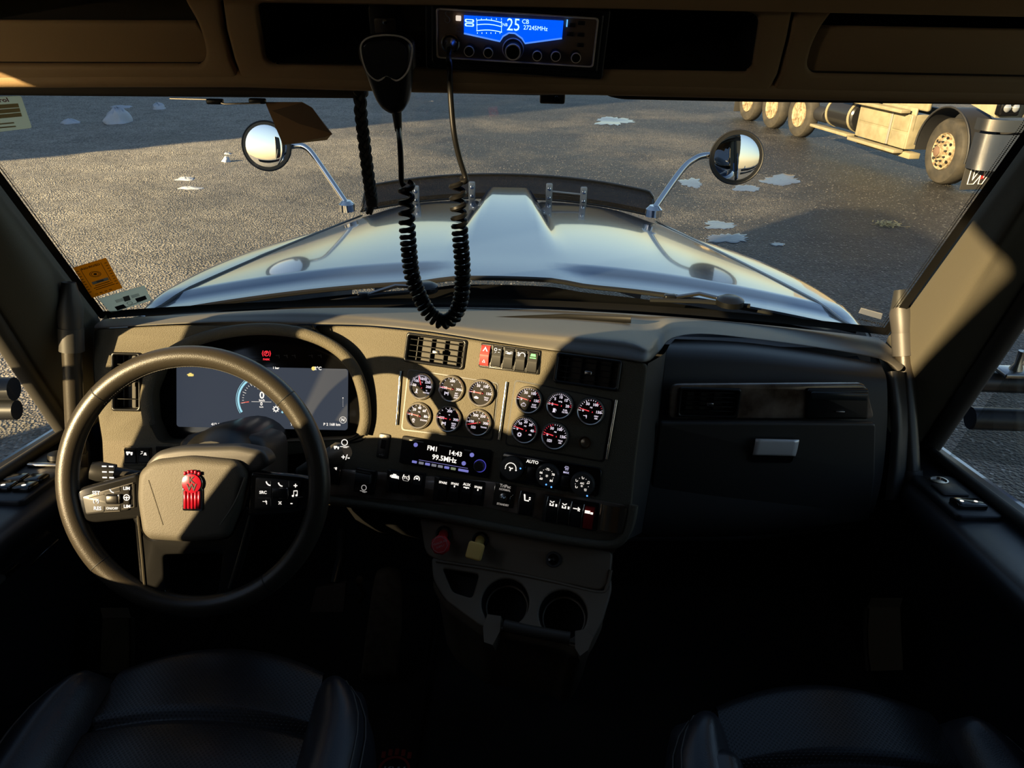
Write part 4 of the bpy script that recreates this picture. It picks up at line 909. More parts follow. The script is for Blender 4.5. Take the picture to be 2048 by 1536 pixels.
for px, py, ic, lab in [(887, 978, 'spare_l', 'leftmost of the four switches under the radio, marked SPARE'), (910.5, 981, 'spare_t', 'second of the four switches under the radio, marked SPARE with a bar'), (934, 984, 'aux', 'third of the four switches under the radio, with a stacked symbol'), (957, 988, 'spare_t', 'rightmost of the four switches under the radio, marked SPARE')]:
    rocker(FP, px, py, w_, h_, ic, lab, isz=.017)
w_, h_ = pw(FP, 1054, 1007, 28, 48)
rocker(FP, 1054, 1007, w_, h_, 'seat', 'single switch with a seat symbol between two wood inlays', isz=.0165, edge=True)
w_, h_ = pw(FP, 1130, 1027, 24, 50)
for px, py, ic, lab, col in [(1105.5, 1019, 'diff', 'left of two axle lock switches at the lower right', None), (1130, 1024, 'diff', 'right of two axle lock switches at the lower right', None), (1153.5, 1029, 'arrow', 'black switch left of the dark red switch', None), (1178, 1035, 'truck', 'dark red switch at the lower right end of the dash', SWR)]:
    rocker(FP, px, py, w_, h_, ic, lab, col, isz=.0165, edge=True)
# far left pair
part('switch_bezel', plate(rnd(FC.pxs([(244, 892), (382, 886), (378, 928), (246, 932)]), .004), th=.005, bev=.0012, z=.002), DASH, db, dbI @ FC.M)
w_, h_ = pw(FC, 263, 910, 27, 32)
rocker(FC, 263.5, 911, w_, h_, 'truck', 'left of two small switches behind the steering wheel rim', up=False, isz=.014); rocker(FC, 291, 910, w_, h_, 'beacon', 'right of two small switches behind the steering wheel rim', up=False, isz=.014)
rocker(FC, 338, 905, *pw(FC, 338, 905, 50, 26), None, 'long blank switch to the right of the two small ones', up=False)
rocker(FP, 672, 946, *pw(FP, 672, 946, 22, 46), 'arrow', 'switch half hidden behind the right side of the steering wheel', isz=.014)
# heater auxiliary toggle plate
f = FP.at(1009, 990, .002)
t = thing('toggle_panel', 'small plate with a toggle knob between wood inlays, marked STANDBY', 'switch panel', f.M)
part('panel_plate', plate(rrect(0, 0, .040, .046, .003), th=.004, bev=.001, z=.003), mat('plate_brown', (.02, .016, .012), .3), t)
for s_, z_, y_ in (('TriPac', .0085, .0175), ('NORMAL', .0055, .0105), ('STANDBY', .0055, -.0185)): part('lettering', text(s_, z_, 0, y_, .0035, .0001, True), mat('dim_white', (.3, .29, .27), .5, emit=(1, .9, .8), es=.25), t)
part('knob', lathe([(.008, .003), (.008, .006), (.005, .007), (.004, .014), (.002, .016)], 18), SATIN, t, T(0, -.004, 0)); part('edge_line', tube([Vector((-.020, .022, .004)), Vector((-.020, -.022, .004))], .0006, 5), CHROME, t); part('edge_line', tube([Vector((.018, .004, .004)), Vector((.013, -.002, .004)), Vector((.013, -.021, .004))], .0006, 5), CHROME, t)
# blank and wood end cap
f = FP.at(1226, 1036, .0)
part('end_cap', xf(sgrid([[Vector((x, y, .006 + .010 * math.sqrt(max(0, 1 - (x / .026) ** 2)))) for x in (-.025, -.02, -.008, .008, .02, .025)] for y in (-.024, 0, .024)], 3, 2), Matrix.Identity(4)), mat('cap_bronze', (.22, .17, .12), .22, .9), db, dbI @ f.M)
# air brake accessory panel left of the row
f = FP.at(731, 962, .002)
t = thing('trailer_brake_lever', 'small black lever unit with a ring symbol below the dash', 'lever', f.M)
part('base', plate(rrect(0, 0, .046, .050, .004), th=.006, bev=.0015, z=.003), BLACK, t); part('paddle', box(0, .008, .012, .034, .020, .012, .003), DARK, t); part('metal_edge', box(0, .0195, .014, .034, .0012, .008), SATIN, t)
part('symbol', xf(icon_mesh('ring', .014), T(0, -.014, .0035)), mat('dim_white2', (.3, .29, .27), .5, emit=(1, .95, .9), es=.3), t)
# USB socket
f = FP.at(767, 892, .001)
t = thing('usb_socket', 'upright black USB socket plate left of the radio', 'socket', f.M)
part('plate', plate(rrect(0, 0, .025, .050, .004), th=.005, bev=.0012, z=.002), BLACK, t); part('port', plate(rrect(0, .004, .010, .018, .001), th=.002, bev=0, z=.0028), GLOSSB, t)
part('symbol', xf(icon_mesh('usb', .010), T(0, -.018, .0026)), GREY_P, t); part('lettering', text('USB', .006, 0, .019, .0026, .0001, True), GREY_P, t)

# ================================================================ CAR RADIO
def mid(L): return (sum(p[0] for p in L) / len(L), sum(p[1] for p in L) / len(L))
RL = [(803, 873), (982, 897), (977, 952), (800, 930)]
f = FP.at(*mid(RL), .001); q_ = f.pxs(RL, 0); hw = (hypot(q_[1][0] - q_[0][0], q_[1][1] - q_[0][1]) + hypot(q_[2][0] - q_[3][0], q_[2][1] - q_[3][1])) / 4; hh = (hypot(q_[3][0] - q_[0][0], q_[3][1] - q_[0][1]) + hypot(q_[2][0] - q_[1][0], q_[2][1] - q_[1][1])) / 4
t = thing('car_radio', 'black car radio showing FM1 99.5MHz and 14:43', 'radio', f.M)
part('housing', plate(rrect(0, 0, hw * 2, hh * 2, .004), th=.014, bev=.002, z=.006), mat('radio_black', (.008, .008, .008), .6, spec=.12), t)
sc = part('screen', plate(rrect(-.004, .003, hw * 1.25, hh * 1.25, .003), th=.002, bev=.0004, z=.0068), mat('radio_screen', (.010, .005, .005), .6, spec=.1), t)
part('readout', merge(text('FM1', .013, -.026, .012, .0076, .0001, True), text('14:43', .013, .022, .010, .0076, .0001, True), text('99.5MHz', .014, .001, -.004, .0076, .0001, True)), WHITE_L, sc)
part('tuning_line', box(0, -.0145, .0072, hw * 1.1, .0007, .0003), mat('dim_purple', (.05, .05, .1), .5, emit=(.4, .35, .9), es=.5), sc)
part('maker_line', merge(box(0, .0215, .0066, .026, .002, .0004), box(.046, .020, .0066, .014, .003, .0004), box(-.062, .0215, .0066, .03, .0018, .0004)), GREY_P, t)
PURP = [mat('key_purple', (.1, .1, .2), .5, emit=(.35, .35, 1), es=.45), mat('key_grey', (.2, .2, .22), .5, emit=(.6, .6, .7), es=.25), mat('key_green', (.2, .22, .16), .5, emit=(.6, .7, .4), es=.25)]
for k, (x, w, c) in enumerate([(-.060, .010, 0), (-.0455, .010, 1), (-.032, .010, 0), (-.0185, .010, 1), (-.005, .010, 1), (.0085, .010, 0), (.022, .010, 2), (.043, .021, 0)]):
    part('preset_key', box(x, -hh * .72, .0072, w, .0048, .002, .0006, 1), PURP[c], t)
kn = part('volume_knob', lathe([(.0105, .006), (.0105, .015), (.009, .017), (.0001, .017)], 28), BLACK, t, T(hw * .80, -hh * .20, 0)); part('glow_ring', lathe([(.0112, .0064), (.0126, .0066), (.0126, .006)], 28, False), mat('ring_blue', (.02, .02, .1), .4, emit=(.15, .15, 1), es=.35), kn)
for x, y in ((-.062, .014), (.056, .013), (.042, -.006)): part('round_key', lathe([(.0042, .006), (.0042, .0085), (.0001, .009)], 16), PURP[0], t, T(x, y, 0))

# ================================================================ CLIMATE CONTROLS
CL = [(1005, 900), (1202, 938), (1196, 997), (998, 957)]
f = FP.at(*mid(CL), .001); q_ = f.pxs(CL, 0); hw = (hypot(q_[1][0] - q_[0][0], q_[1][1] - q_[0][1]) + hypot(q_[2][0] - q_[3][0], q_[2][1] - q_[3][1])) / 4; hh = (hypot(q_[3][0] - q_[0][0], q_[3][1] - q_[0][1]) + hypot(q_[2][0] - q_[1][0], q_[2][1] - q_[1][1])) / 4
t = thing('climate_panel', 'black heater control panel with three round knobs, marked AUTO', 'control panel', f.M)
part('panel', plate(rrect(0, 0, hw * 2, hh * 2, .009), th=.012, bev=.002, z=.005), GLOSSB, t)
def cknob(px, py, marks, lab):
    x, y = f.px(px, py, .01); M = T(x, y, 0)
    k = part('knob', lathe([(.0225, .004), (.0225, .012), (.0205, .016), (.017, .0165), (.0001, .0155)], 36), DARK, t, M, lab)
    part('grip_ring', lathe([(.0228, .005), (.0236, .008), (.0228, .011)], 36, False), mat('grip_grey', (.05, .046, .04), .4), k)
    part('markings', merge(*marks), WHITE_L, k); return k
arc = tube([Vector((.0105 * cos(rad(a)), .0105 * sin(rad(a)), .0168)) for a in range(0, 181, 12)], .0008, 4)
k1 = cknob(1023, 936, [arc, xf(icon_mesh('fan', .010), T(0, -.0005, .0168)), plate(circ(-.0105, -.002, .0010, 8), th=.0003, bev=0, z=.0168), plate(circ(.0108, -.002, .0016, 8), th=.0003, bev=0, z=.0168)], 'fan speed knob')
k2 = cknob(1095, 951, [text(s, .0058, .0125 * cos(rad(a)), .0125 * sin(rad(a)), .0168, .0001, True) for s, a in (('60', 215), ('66', 160), ('72', 90), ('78', 20), ('84', -40))] + [plate(circ(.0128 * cos(rad(a)), .0128 * sin(rad(a)), .0006, 6), th=.0003, bev=0, z=.0168) for a in (190, 128, 110, 70, 50, -8, -22)] + [xf(icon_mesh('flake', .006), T(0, 0, .0168))], 'temperature knob')
k3 = cknob(1165, 968, [xf(icon_mesh(s, .0055), T(.012 * cos(rad(a)), .012 * sin(rad(a)), .0168)) for s, a in (('seat', 215), ('seat', 155), ('seat', 90), ('note', 25), ('defrost', -50))] + [plate(circ(.0125 * cos(rad(a)), .0125 * sin(rad(a)), .0006, 6), th=.0003, bev=0, z=.0168) for a in (120, 60, -10, 185)] + [text('A/C', .0045, 0, .002, .0168, .0001, True), xf(icon_mesh('flake', .005), T(0, -.003, .0168))], 'air direction knob')
for k, x, y in ((k1, .019, .003), (k2, .001, -.0165), (k2, .0115, -.0195), (k3, .0125, -.0195)): part('indicator', lathe([(.0016, .0165), (.0012, .0178), (.0001, .018)], 10), BLUE_L, k, T(x, y, 0))
a_, b_ = f.px(1065, 924, .005); part('lettering', text('AUTO', .0085, a_, b_, .0055, .0001, True), WHITE_L, t)
a_, b_ = f.px(1133, 940, .005); part('symbol', merge(xf(icon_mesh('defrost', .009), T(a_, b_ + .003, .0055)), text('MAX', .0052, a_, b_ - .005, .0055, .0001, True)), mat('lit_lilac', (.05, .05, .05), .5, emit=(.75, .7, 1), es=.7), t)
for px, py in ((1062, 945), (1130, 962)):
    a_, b_ = f.px(px, py, .005); part('button', box(a_, b_, .006, .016, .020, .004, .0015), BLACK, t)

# ================================================================ INSTRUMENT CLUSTER
FS = Fr(FC.o - FC.n * .045, elev=24, yaw=0)
SL = [(351, 738), (695, 731), (695, 857), (357, 857)]
f = FS.at(*mid(SL)); 
ic = thing('instrument_cluster', 'wide digital instrument display behind the steering wheel', 'display', f.M)
part('housing', plate(rnd(f.pxs([(300, 880), (288, 780), (320, 715), (400, 668), (530, 650), (640, 672), (710, 725), (738, 800), (730, 880)]), .02), th=.02, bev=.003, z=-.002), GLOSSB, ic)
DISP = mat('display_glow', (.02, .022, .026), .55, spec=.12, emit=S('#3b414c'), es=.85)
q_ = f.pxs(SL); sw = q_[2][0] - q_[3][0]; sh_ = (q_[0][1] - q_[3][1] + q_[1][1] - q_[2][1]) / 2
scr = part('screen', plate(rrect((q_[0][0] + q_[1][0]) / 2 + .002, 0, sw * 1.01, sh_, .006), th=.004, bev=.0008, z=.002), DISP, ic)
def at_(px, py): return f.px(px, py, .002)
cx_, cy_ = at_(524, 800); RG = at_(568, 800)[0] - cx_
CYAN = mat('lit_cyan', (.02, .05, .06), .5, emit=S('#9fd8e8'), es=.9); AMB = mat('lit_amber', (.1, .08, .01), .5, emit=S('#f6d977'), es=.95); REDD = mat('lit_red_dim', (.1, .02, .02), .5, emit=S('#e0604c'), es=.9)
def arcpl(r0, r1, a0, a1, z=.0026, n=26):
    L = [(cx_ + r1 * cos(rad(a0 + (a1 - a0) * k / n)), cy_ + r1 * sin(rad(a0 + (a1 - a0) * k / n))) for k in range(n + 1)] + [(cx_ + r0 * cos(rad(a1 + (a0 - a1) * k / n)), cy_ + r0 * sin(rad(a1 + (a0 - a1) * k / n))) for k in range(n + 1)]
    return plate(L, th=.0003, bev=0, z=z)
part('dial_arc', merge(arcpl(RG * 1.03, RG * 1.12, 112, 212), arcpl(RG * 1.16, RG * 1.18, 112, 212), arcpl(RG * 1.03, RG * 1.12, -32, 10)), CYAN, scr)
part('red_arc', arcpl(RG * .92, RG * 1.0, -10, 20), REDD, scr)
part('dial_ticks', merge(*[xf(box(RG * .86, 0, 0, RG * (.16 if k % 4 == 0 else .07), .0007, .0003), T(cx_, cy_, .0027) @ RZ(190 - k * 8)) for k in range(11)]), WHITE_L, scr)
part('pointer', xf(plate([(RG * .6, -.0012), (RG * .98, -.0003), (RG * .98, .0003), (RG * .6, .0012)], th=.0003, bev=0, z=0), T(cx_, cy_, .003) @ RZ(189)), REDD, scr)
tx_ = []
for s, size, px, py in (('0', .021, 524, 791), ('km/h', .006, 524, 800.5), ('RPM x100', .0045, 524, 777), ('0', .010, 523, 808), ('km/h', .004, 523, 814), ('25', .007, 555, 807), ('10', .007, 511, 772), ('412,668.3 km', .0078, 443, 849), ('Trajet', .0078, 590, 849), ('P 2 168 km', .0078, 664, 849), ('2°C', .0095, 636, 737), ('1 bar', .0065, 552, 736), ('N', .009, 686, 840)):
    a_, b_ = at_(px, py); tx_.append(text(s, size, a_, b_, .0026, .0001, True))
a_, b_ = at_(523, 803.5); tx_.append(box(a_, b_, .0026, RG * .9, .0006, .0003))
a_, b_ = at_(552, 818); tx_.append(xf(icon_mesh('gear', .013), T(a_, b_, .0026)))
for k in range(5): a_, b_ = at_(686, 796 + k * 4); tx_.append(plate(circ(a_, b_, .0012 if k == 0 else .0006, 8), th=.0003, bev=0, z=.0026))
a_, b_ = at_(686, 840); tx_.append(plate(circ(a_, b_, .0072, 20), [circ(a_, b_, .0064, 20)], th=.0003, bev=0, z=.0026))
for m_ in tx_: part('readout', m_, WHITE_L, scr)
a_, b_ = at_(381, 750); a2, b2 = at_(627, 737); part('amber_lamp', merge(xf(icon_mesh('engine', .012), T(a_, b_, .0026)), plate(circ(a2, b2, .0042, 14), th=.0003, bev=0, z=.0026)), AMB, scr)
a_, b_ = f.px(533, 707, -.002); part('parking_brake_lamp', merge(xf(icon_mesh('brake_p', .017), T(a_, b_, -.0014)), text('PARK', .0058, a_, b_ - .0125, -.0014, .0001, True)), RED_L, ic, label='red parking brake warning lamp')
for px in (556, 572, 588, 622, 640): a_, b_ = f.px(px, 712, -.002); part('unlit_lamp', xf(icon_mesh('arrow', .010), T(a_, b_, -.0014)), mat('ghost_print', (.03, .03, .03), .5), ic)
# ================================================================ CB RADIO
FB = Fr(P(1036, 76, .865), elev=-12, yaw=0)
RBL = [(877, 18), (1196, 38), (1186, 136), (872, 114)]
a_ = FB.px(877, 18); b_ = FB.px(1196, 38); rot = math.degrees(atan2(b_[1] - a_[1], b_[0] - a_[0]))
f = FB.at(*mid(RBL), 0, rot); q_ = f.pxs(RBL); hw = (q_[1][0] - q_[0][0] + q_[2][0] - q_[3][0]) / 4; hh = (q_[0][1] - q_[3][1] + q_[1][1] - q_[2][1]) / 4
cb = thing('cb_radio', 'CB radio with a bright blue display in the overhead console', 'radio', f.M)
part('case', plate(rrect(0, -.002, hw * 2.16, hh * 2.5, .004), th=.07, bev=.003, z=-.004), BLACK, cb)
part('face', plate(rrect(0, 0, hw * 2, hh * 2, .003), th=.012, bev=.002, z=.0), mat('radio_brown', (.20, .14, .095), .35), cb)
part('chrome_frame', plate(rrect(0, 0, hw * 2.02, hh * 2.03, .003), [rrect(0, 0, hw * 1.975, hh * 1.94, .003)], th=.004, bev=.0012, z=.002), RINGM, cb)
def c(px, py): return f.px(px, py, .002)
BDISP = mat('blue_display', (.0, .02, .2), .15, emit=(.0, .085, 1.0), es=1.05)
dl_ = [(928, 31), (1127, 42), (1124, 76), (1110, 80), (1050, 86), (1044, 76), (1030, 66), (1018, 65), (1006, 72), (1000, 82), (928, 66)]
ds = part('display', plate([c(*p) for p in dl_], th=.003, bev=.0005, z=.003), BDISP, cb)
part('display_edge', tube([Vector((*c(*p), .0035)) for p in [(928, 66), (1000, 82), (1006, 72), (1018, 65), (1030, 66), (1044, 76), (1050, 86), (1124, 76)]], .0009, 5), mat('blue_edge', (.02, .1, .5), .3, emit=(.1, .3, 1), es=.8), ds)
LCD = mat('lcd_white', (.3, .4, .5), .5, emit=(.55, .95, 1), es=1.1)
def ct(s, size, px, py, **k): a, b = c(px, py); return text(s, size, a, b, .0034, .0001, **k)
m_ = [ct('25', .0185, 1027, 50, sx=.85), ct('CB', .0065, 1051, 43), ct('27245MHz', .0066, 1071, 56, sx=.95), ct('NB', .0045, 1010, 49)]
for y0, y1 in ((40, 45), (49, 53), (61, 64)):
    m_.append(tube([Vector((*c(953 + 51 * k / 6, y0 + (y1 - y0) * k / 6 - 3 * sin(pi * k / 6)), .0034)) for k in range(7)], .0004, 4))
for k in range(6): m_.append(tube([Vector((*c(953 + 10 * k, 36 - .0 * k), .0034)), Vector((*c(953 + 10 * k, 39), .0034))], .0003, 4)); m_.append(tube([Vector((*c(955 + 9 * k, 64), .0034)), Vector((*c(955 + 9 * k, 67), .0034))], .0003, 4))
m_.append(tube([Vector((*c(954, 40), .0034)), Vector((*c(954, 60), .0034))], .0003, 4)); m_.append(tube([Vector((*c(1003, 41), .0034)), Vector((*c(1003, 63), .0034))], .0003, 4))
for py in (41, 49): a, b = c(939, py); m_.append(plate(rrect(a, b, .0105, .0035, .0015), [rrect(a, b, .007, .0018, .0008)], th=.0003, bev=0, z=.0034))
part('readout', merge(*m_), LCD, ds)
def knob(px, py, r, L, ring, lab=None, big=False):
    a, b = c(px, py); k = part('knob', lathe([(r * 1.1, .002), (r * 1.08, L * .5), (r, L), (r * .8, L + .0008), (.0001, L)], 28), BLACK, cb, T(a, b, 0), lab)
    part('knob_ring', lathe([(r * .86, L + .0006), (r * 1.0, L + .0010), (r * 1.05, L - .0004)], 28, False), ring, k)
    return k
for px, py, r in ((939, 98, .0058), (977, 101, .0055), (1074, 107, .0055), (1111, 108, .0056), (1151, 111, .0056)): knob(px, py, r, .012, RINGM)
k_ = knob(1026, 98, .0088, .015, RINGM, 'large channel knob'); part('base_ring', lathe([(.0118, .001), (.0125, .003), (.0118, .0045)], 32, False), RINGM, k_)
a, b = c(901, 86); jk = part('mic_jack', lathe([(.0105, .001), (.0108, .004), (.0092, .0045), (.0088, .002)], 28, False), CHROME, cb, T(a, b, 0)); part('mic_plug', lathe([(.0075, .0), (.0075, .010), (.005, .014), (.004, .02)], 20), SATIN, jk)
a, b = c(917, 36); part('lit_key', box(a, b, .003, .006, .0055, .002, .0006, 1), mat('key_cream', (.5, .45, .4), .5, emit=(1, .85, .7), es=.7), cb)
a, b = c(917, 57); part('key', merge(text('TALK', .003, a, b + .003, .0026, .0001), plate(rrect(a, b - .001, .006, .005, .0006), [rrect(a, b - .001, .0048, .0038, .0004)], th=.0003, bev=0, z=.0024)), GREY_P, cb)
a, b = c(895, 34); part('snake_logo', merge(tube(spline([Vector((a + x, b + y, .0026)) for x, y in ((.002, .0055), (-.001, .006), (-.0025, .004), (-.001, .0015), (.002, -.001), (.0025, -.004), (0, -.006), (-.003, -.004), (-.002, -.0015))], 4), .0006, 4), plate(circ(a + .002, b + .0055, .0012, 10), th=.0003, bev=0, z=.0024)), GREY_P, cb)
for px, py in ((1144, 50), (1163, 46), (1140, 68), (1162, 69), (1161, 90)): a, b = c(px, py); part('side_key', box(a, b, .0022, .008, .0042, .0012, .0004, 1), BLACK, cb)
a, b = c(1134, 46); part('blue_bar', box(a, b, .003, .0012, .0075, .001), BLUE_L, cb)
# mounting frame round the radio
oc_f = FB.at(*mid(RBL), -.006, rot); part('mount_frame', plate(rrect(0, -.002, hw * 2.2 + .01, hh * 2.5 + .012, .004), [rrect(0, -.002, hw * 2.0, hh * 2.02, .003)], th=.008, bev=.002, z=0), BLACK, cb, MW[cb.name].inverted() @ oc_f.M)

# ================================================================ MICROPHONE, CORD, STRAP
FM = Fr(P(772, 140, .86), elev=-6, yaw=0)
mc = thing('hand_microphone', 'black hand microphone with a chrome outline hanging from the overhead console', 'microphone', FM.M)
mo = [(716, 92), (722, 78), (740, 70), (771, 66), (808, 69), (824, 80), (828, 100), (825, 150), (822, 180), (816, 208), (806, 222), (795, 229), (780, 226), (764, 216), (752, 198), (742, 172), (730, 140), (718, 112)]
part('body', plate(rnd(FM.pxs(mo), .006), th=.034, bev=.011, z=.012, res=4), BLACK, mc)
part('grille', plate(rnd(FM.pxs([(726, 96), (745, 78), (771, 75), (800, 78), (816, 92), (815, 128), (802, 150), (787, 156), (772, 150), (757, 157), (740, 144), (730, 120)]), .004), th=.004, bev=.0015, z=.0135), mat('mic_grille', (.008, .008, .008), .6, bump=(1400, 1, .001)), mc)
part('chrome_outline', tube(spline([Vector((*FM.px(*p, .012), .0125)) for p in [(722, 90), (738, 75), (771, 70), (804, 74), (822, 88), (824, 108), (818, 136), (806, 154), (793, 161), (783, 156), (772, 152), (762, 159), (752, 160), (736, 146), (725, 118)]], 4, True), .0011, 6, True), RINGM, mc)
part('talk_bar', box(*FM.px(824, 110), -.004, .006, .03, .016, .003), DARK, mc)
part('strain_relief', tube([FM.w(*FM.px(793, 222), 0), FM.w(*FM.px(797, 262), 0)], [.006, .0042], 10), RUBBER, mc, MW[mc.name].inverted())
FMc = Fr(P(771, 45, .89), elev=-12)
t = thing('mic_clip', 'metal clip holding the microphone to the overhead console', 'clip', FMc.M)
part('back_plate', plate(rrect(0, 0, .040, .042, .008), th=.006, bev=.002, z=0), BLACK, t); part('metal_tongue', plate(rrect(0, -.003, .026, .018, .003), th=.004, bev=.001, z=.004), mat('clip_metal', (.12, .10, .08), .35, .8), t); part('screw', lathe([(.003, .004), (.003, .006), (.001, .0065)], 10), CHROME, t, T(.0, .002, 0))
YC = .855
CORD = mat('cord_black', (.006, .006, .006), .42, spec=.2)
def cyc(L): return [PY(a, b, YC) for a, b in L]
cord = thing('coiled_cord', 'coiled black microphone cord hanging in front of the windshield', 'cord', PY(885, 645, YC))
wpart('upper_lead', tube(spline([FM.hit(797, 256), PY(800, 290, .868), PY(802, 330, YC), PY(803, 362, YC), PY(808, 372, YC)], 6), .0031, 8), CORD, cord)
jx = CAM + (f.w(*c(901, 88), .018) - CAM)
wpart('jack_lead', tube(spline([jx, jx + Vector((0, -.012, -.01)), PY(899, 130, .87), PY(901, 190, .865), PY(907, 260, YC), PY(917, 310, YC), PY(930, 352, YC), PY(931, 362, YC - .004), PY(922, 364, YC - .004)], 6), .0031, 8), CORD, cord)
path = spline(cyc([(813, 366), (813, 420), (817, 490), (824, 550), (838, 590), (858, 625), (884, 643), (908, 632), (922, 596), (925, 540), (921, 480), (917, 420), (914, 358)]), 24)
turnsum = []; acc = 0
for i, p in enumerate(path):
    if i: acc += (path[i] - path[i - 1]).length
    turnsum.append(acc)
def pitch_at(s):   # open coils near the ends, tight at the bottom
    e = min(s, acc - s) / acc; return .0135 - .0068 * sm(e, .02, .22)
hel = []; ph = 0; ds_ = .00045; s = 0; i = 0
while s < acc:
    while i < len(path) - 2 and turnsum[i + 1] < s: i += 1
    t_ = (s - turnsum[i]) / max(1e-9, turnsum[i + 1] - turnsum[i]); p = path[i].lerp(path[i + 1], t_); tg = (path[i + 1] - path[i]).normalized()
    n1 = Vector((0, 1, 0)); b1 = tg.cross(n1).normalized(); ph += 2 * pi * ds_ / pitch_at(s); hel.append(p + (n1 * cos(ph) + b1 * sin(ph)) * .0072); s += ds_
wpart('coil', tube(hel, .0030, 6), CORD, cord)
YS = 1.02
st = thing('braided_strap', 'braided black strap hanging beside the microphone', 'strap', PY(738, 425, YS))
bp = spline([PY(a, b, YS) for a, b in ((719, 176), (722, 230), (728, 280), (734, 330), (740, 375), (744, 400))], 14)
for k in range(3):
    L = []
    for i, p in enumerate(bp):
        a = i * .42 + k * 2.094; L.append(p + Vector((.0052 * sin(a), .004 * sin(2 * a), 0)))
    wpart('strand', tube(L, .0036, 6), mat('strap_cloth', (.008, .008, .008), .8), st)
wpart('knot', xf(box(0, 0, 0, .016, .012, .016, .004), Matrix.Translation(PY(744, 402, YS))), MATS['strap_cloth'], st)
for e in ((734, 428), (741, 429), (752, 412), (756, 416)): wpart('tail', tube([PY(744, 402, YS), PY((744 + e[0]) / 2 + 1, (402 + e[1]) / 2, YS), PY(*e, YS)], [.004, .0035, .002] if e[0] < 745 else [.0016, .0014, .001], 6), MATS['strap_cloth'], st)
# envelope clipped to the visor
FE = Fr(PY(600, 245, 1.04), elev=14, yaw=12)
t = thing('paper_envelope', 'brown paper envelope hanging from the driver sun visor', 'envelope', FE.M)
ENV = mat('kraft_paper', (.20, .11, .05), .8, vary=(8, (.24, .14, .06)))
part('sheet', plate(FE.pxs([(530, 204), (604, 204), (622, 214), (664, 268), (650, 274), (566, 290)]), th=.002, bev=.0, z=0), ENV, t)
part('flap', plate(FE.pxs([(546, 222), (606, 206), (626, 216), (662, 266), (600, 248)]), th=.001, bev=0, z=.0025), mat('kraft_dark', (.10, .06, .03), .8), t)
part('page_edge', plate(FE.pxs([(566, 290), (650, 275), (662, 270), (654, 280), (568, 288)]), th=.001, bev=0, z=.001), mat('page_tan', (.35, .26, .14), .8), t)
# pen clip wires on visor
t = thing('visor_wire_clip', 'thin wire clip under the driver sun visor edge', 'clip', PY(470, 204, 1.05))
wpart('wire', tube([PY(340, 197, 1.06), PY(415, 199, 1.05), PY(450, 208, 1.04), PY(520, 206, 1.04), PY(528, 202, 1.05)], .0012, 6), SATIN, t)
for a, b in ((430, 203), (515, 202)): wpart('holder', xf(box(0, 0, 0, .022, .008, .007, .002), Matrix.Translation(PY(a, b, 1.045))), BLACK, t)

# ================================================================ STICKERS ON THE GLASS
def paper(name, col):
    m = mat(name, col, .6); t = m.node_tree; b = t.nodes['Principled BSDF']; o = t.nodes['Material Output']
    tr = t.nodes.new('ShaderNodeBsdfTranslucent'); tr.inputs[0].default_value = (*col, 1); mx = t.nodes.new('ShaderNodeMixShader'); mx.inputs[0].default_value = .85
    t.links.new(b.outputs[0], mx.inputs[1]); t.links.new(tr.outputs[0], mx.inputs[2]); t.links.new(mx.outputs[0], o.inputs[0]); return m
paper('sticker_orange', (.95, .46, .05)); paper('sticker_white', (.95, .92, .75)); paper('sticker_cream', (.9, .88, .7)); paper('tape_grey', (.6, .6, .58))
def ws_hit(px, py):
    r = ray(px, py); lo, hi = .6, 2.6
    import mathutils
    best = None
    u, v = (px - 1000) / 900, .3
    for _ in range(40):      # Newton on (u,v,t)
        p = ws(u, v); e = 1e-4; pu = (ws(u + e, v) - p) / e; pv = (ws(u, v + e) - p) / e
        A = Matrix((( pu.x, pv.x, -r.x), (pu.y, pv.y, -r.y), (pu.z, pv.z, -r.z))); d = A.inverted() @ (CAM - p); 
        u += d.x; v += d.y
    return ws(u, v)
def sticker_frame(corners):      # TL, TR, BR, BL pixels
    q = [ws_hit(*p) for p in corners]; c_ = (q[0] + q[1] + q[2] + q[3]) / 4; u = ((q[1] - q[0]) + (q[2] - q[3])).normalized(); v = ((q[0] - q[3]) + (q[1] - q[2])); n = u.cross(v).normalized()
    if n.dot(CAM - c_) < 0: n = -n
    fr = Fr(c_ + n * .004, u=u, n=n); return fr, fr.pxs(corners)
def inner(pts, u, v):      # bilinear, u right 0..1, v up 0..1
    a = Vector(pts[3]).lerp(Vector(pts[2]), u); b = Vector(pts[0]).lerp(Vector(pts[1]), u); return a.lerp(b, v)
def mtext(s, size, fr, q, u, v, mirror=True):
    p = inner(q, u, v); ang = math.degrees(atan2(q[1][1] - q[0][1], q[1][0] - q[0][0])); m = text(s, size, 0, 0, 0, .0001, True)
    if mirror: m.transform(Matrix.Diagonal((-1, 1, 1, 1)))
    m.transform(T(p.x, p.y, .0008) @ RZ(ang)); return m
cs = [(146, 536), (212, 516), (245, 576), (184, 596)]
fr, q = sticker_frame(cs)
OR = mat('sticker_orange', S('#d98a1e'), .5); BRN = mat('sticker_ink', (.06, .025, .008), .6)
t = thing('inspection_sticker', 'orange inspection sticker in the lower left corner of the windshield', 'sticker', fr.M)
part('sheet', plate(q, th=.0008, bev=0, z=0), OR, t)
sz = hypot(q[1][0] - q[0][0], q[1][1] - q[0][1])
ink = [mtext('GEORGIA', sz * .135, fr, q, .47, .90)]
ctr = inner(q, .48, .66)
ink += [plate(circ(ctr.x, ctr.y, sz * .16, 24), [circ(ctr.x, ctr.y, sz * .145, 24)], th=.0003, bev=0, z=.0008), plate(circ(ctr.x, ctr.y, sz * .115, 24), [circ(ctr.x, ctr.y, sz * .100, 24)], th=.0003, bev=0, z=.0008), plate(circ(ctr.x, ctr.y, sz * .05, 12), th=.0003, bev=0, z=.0008)]
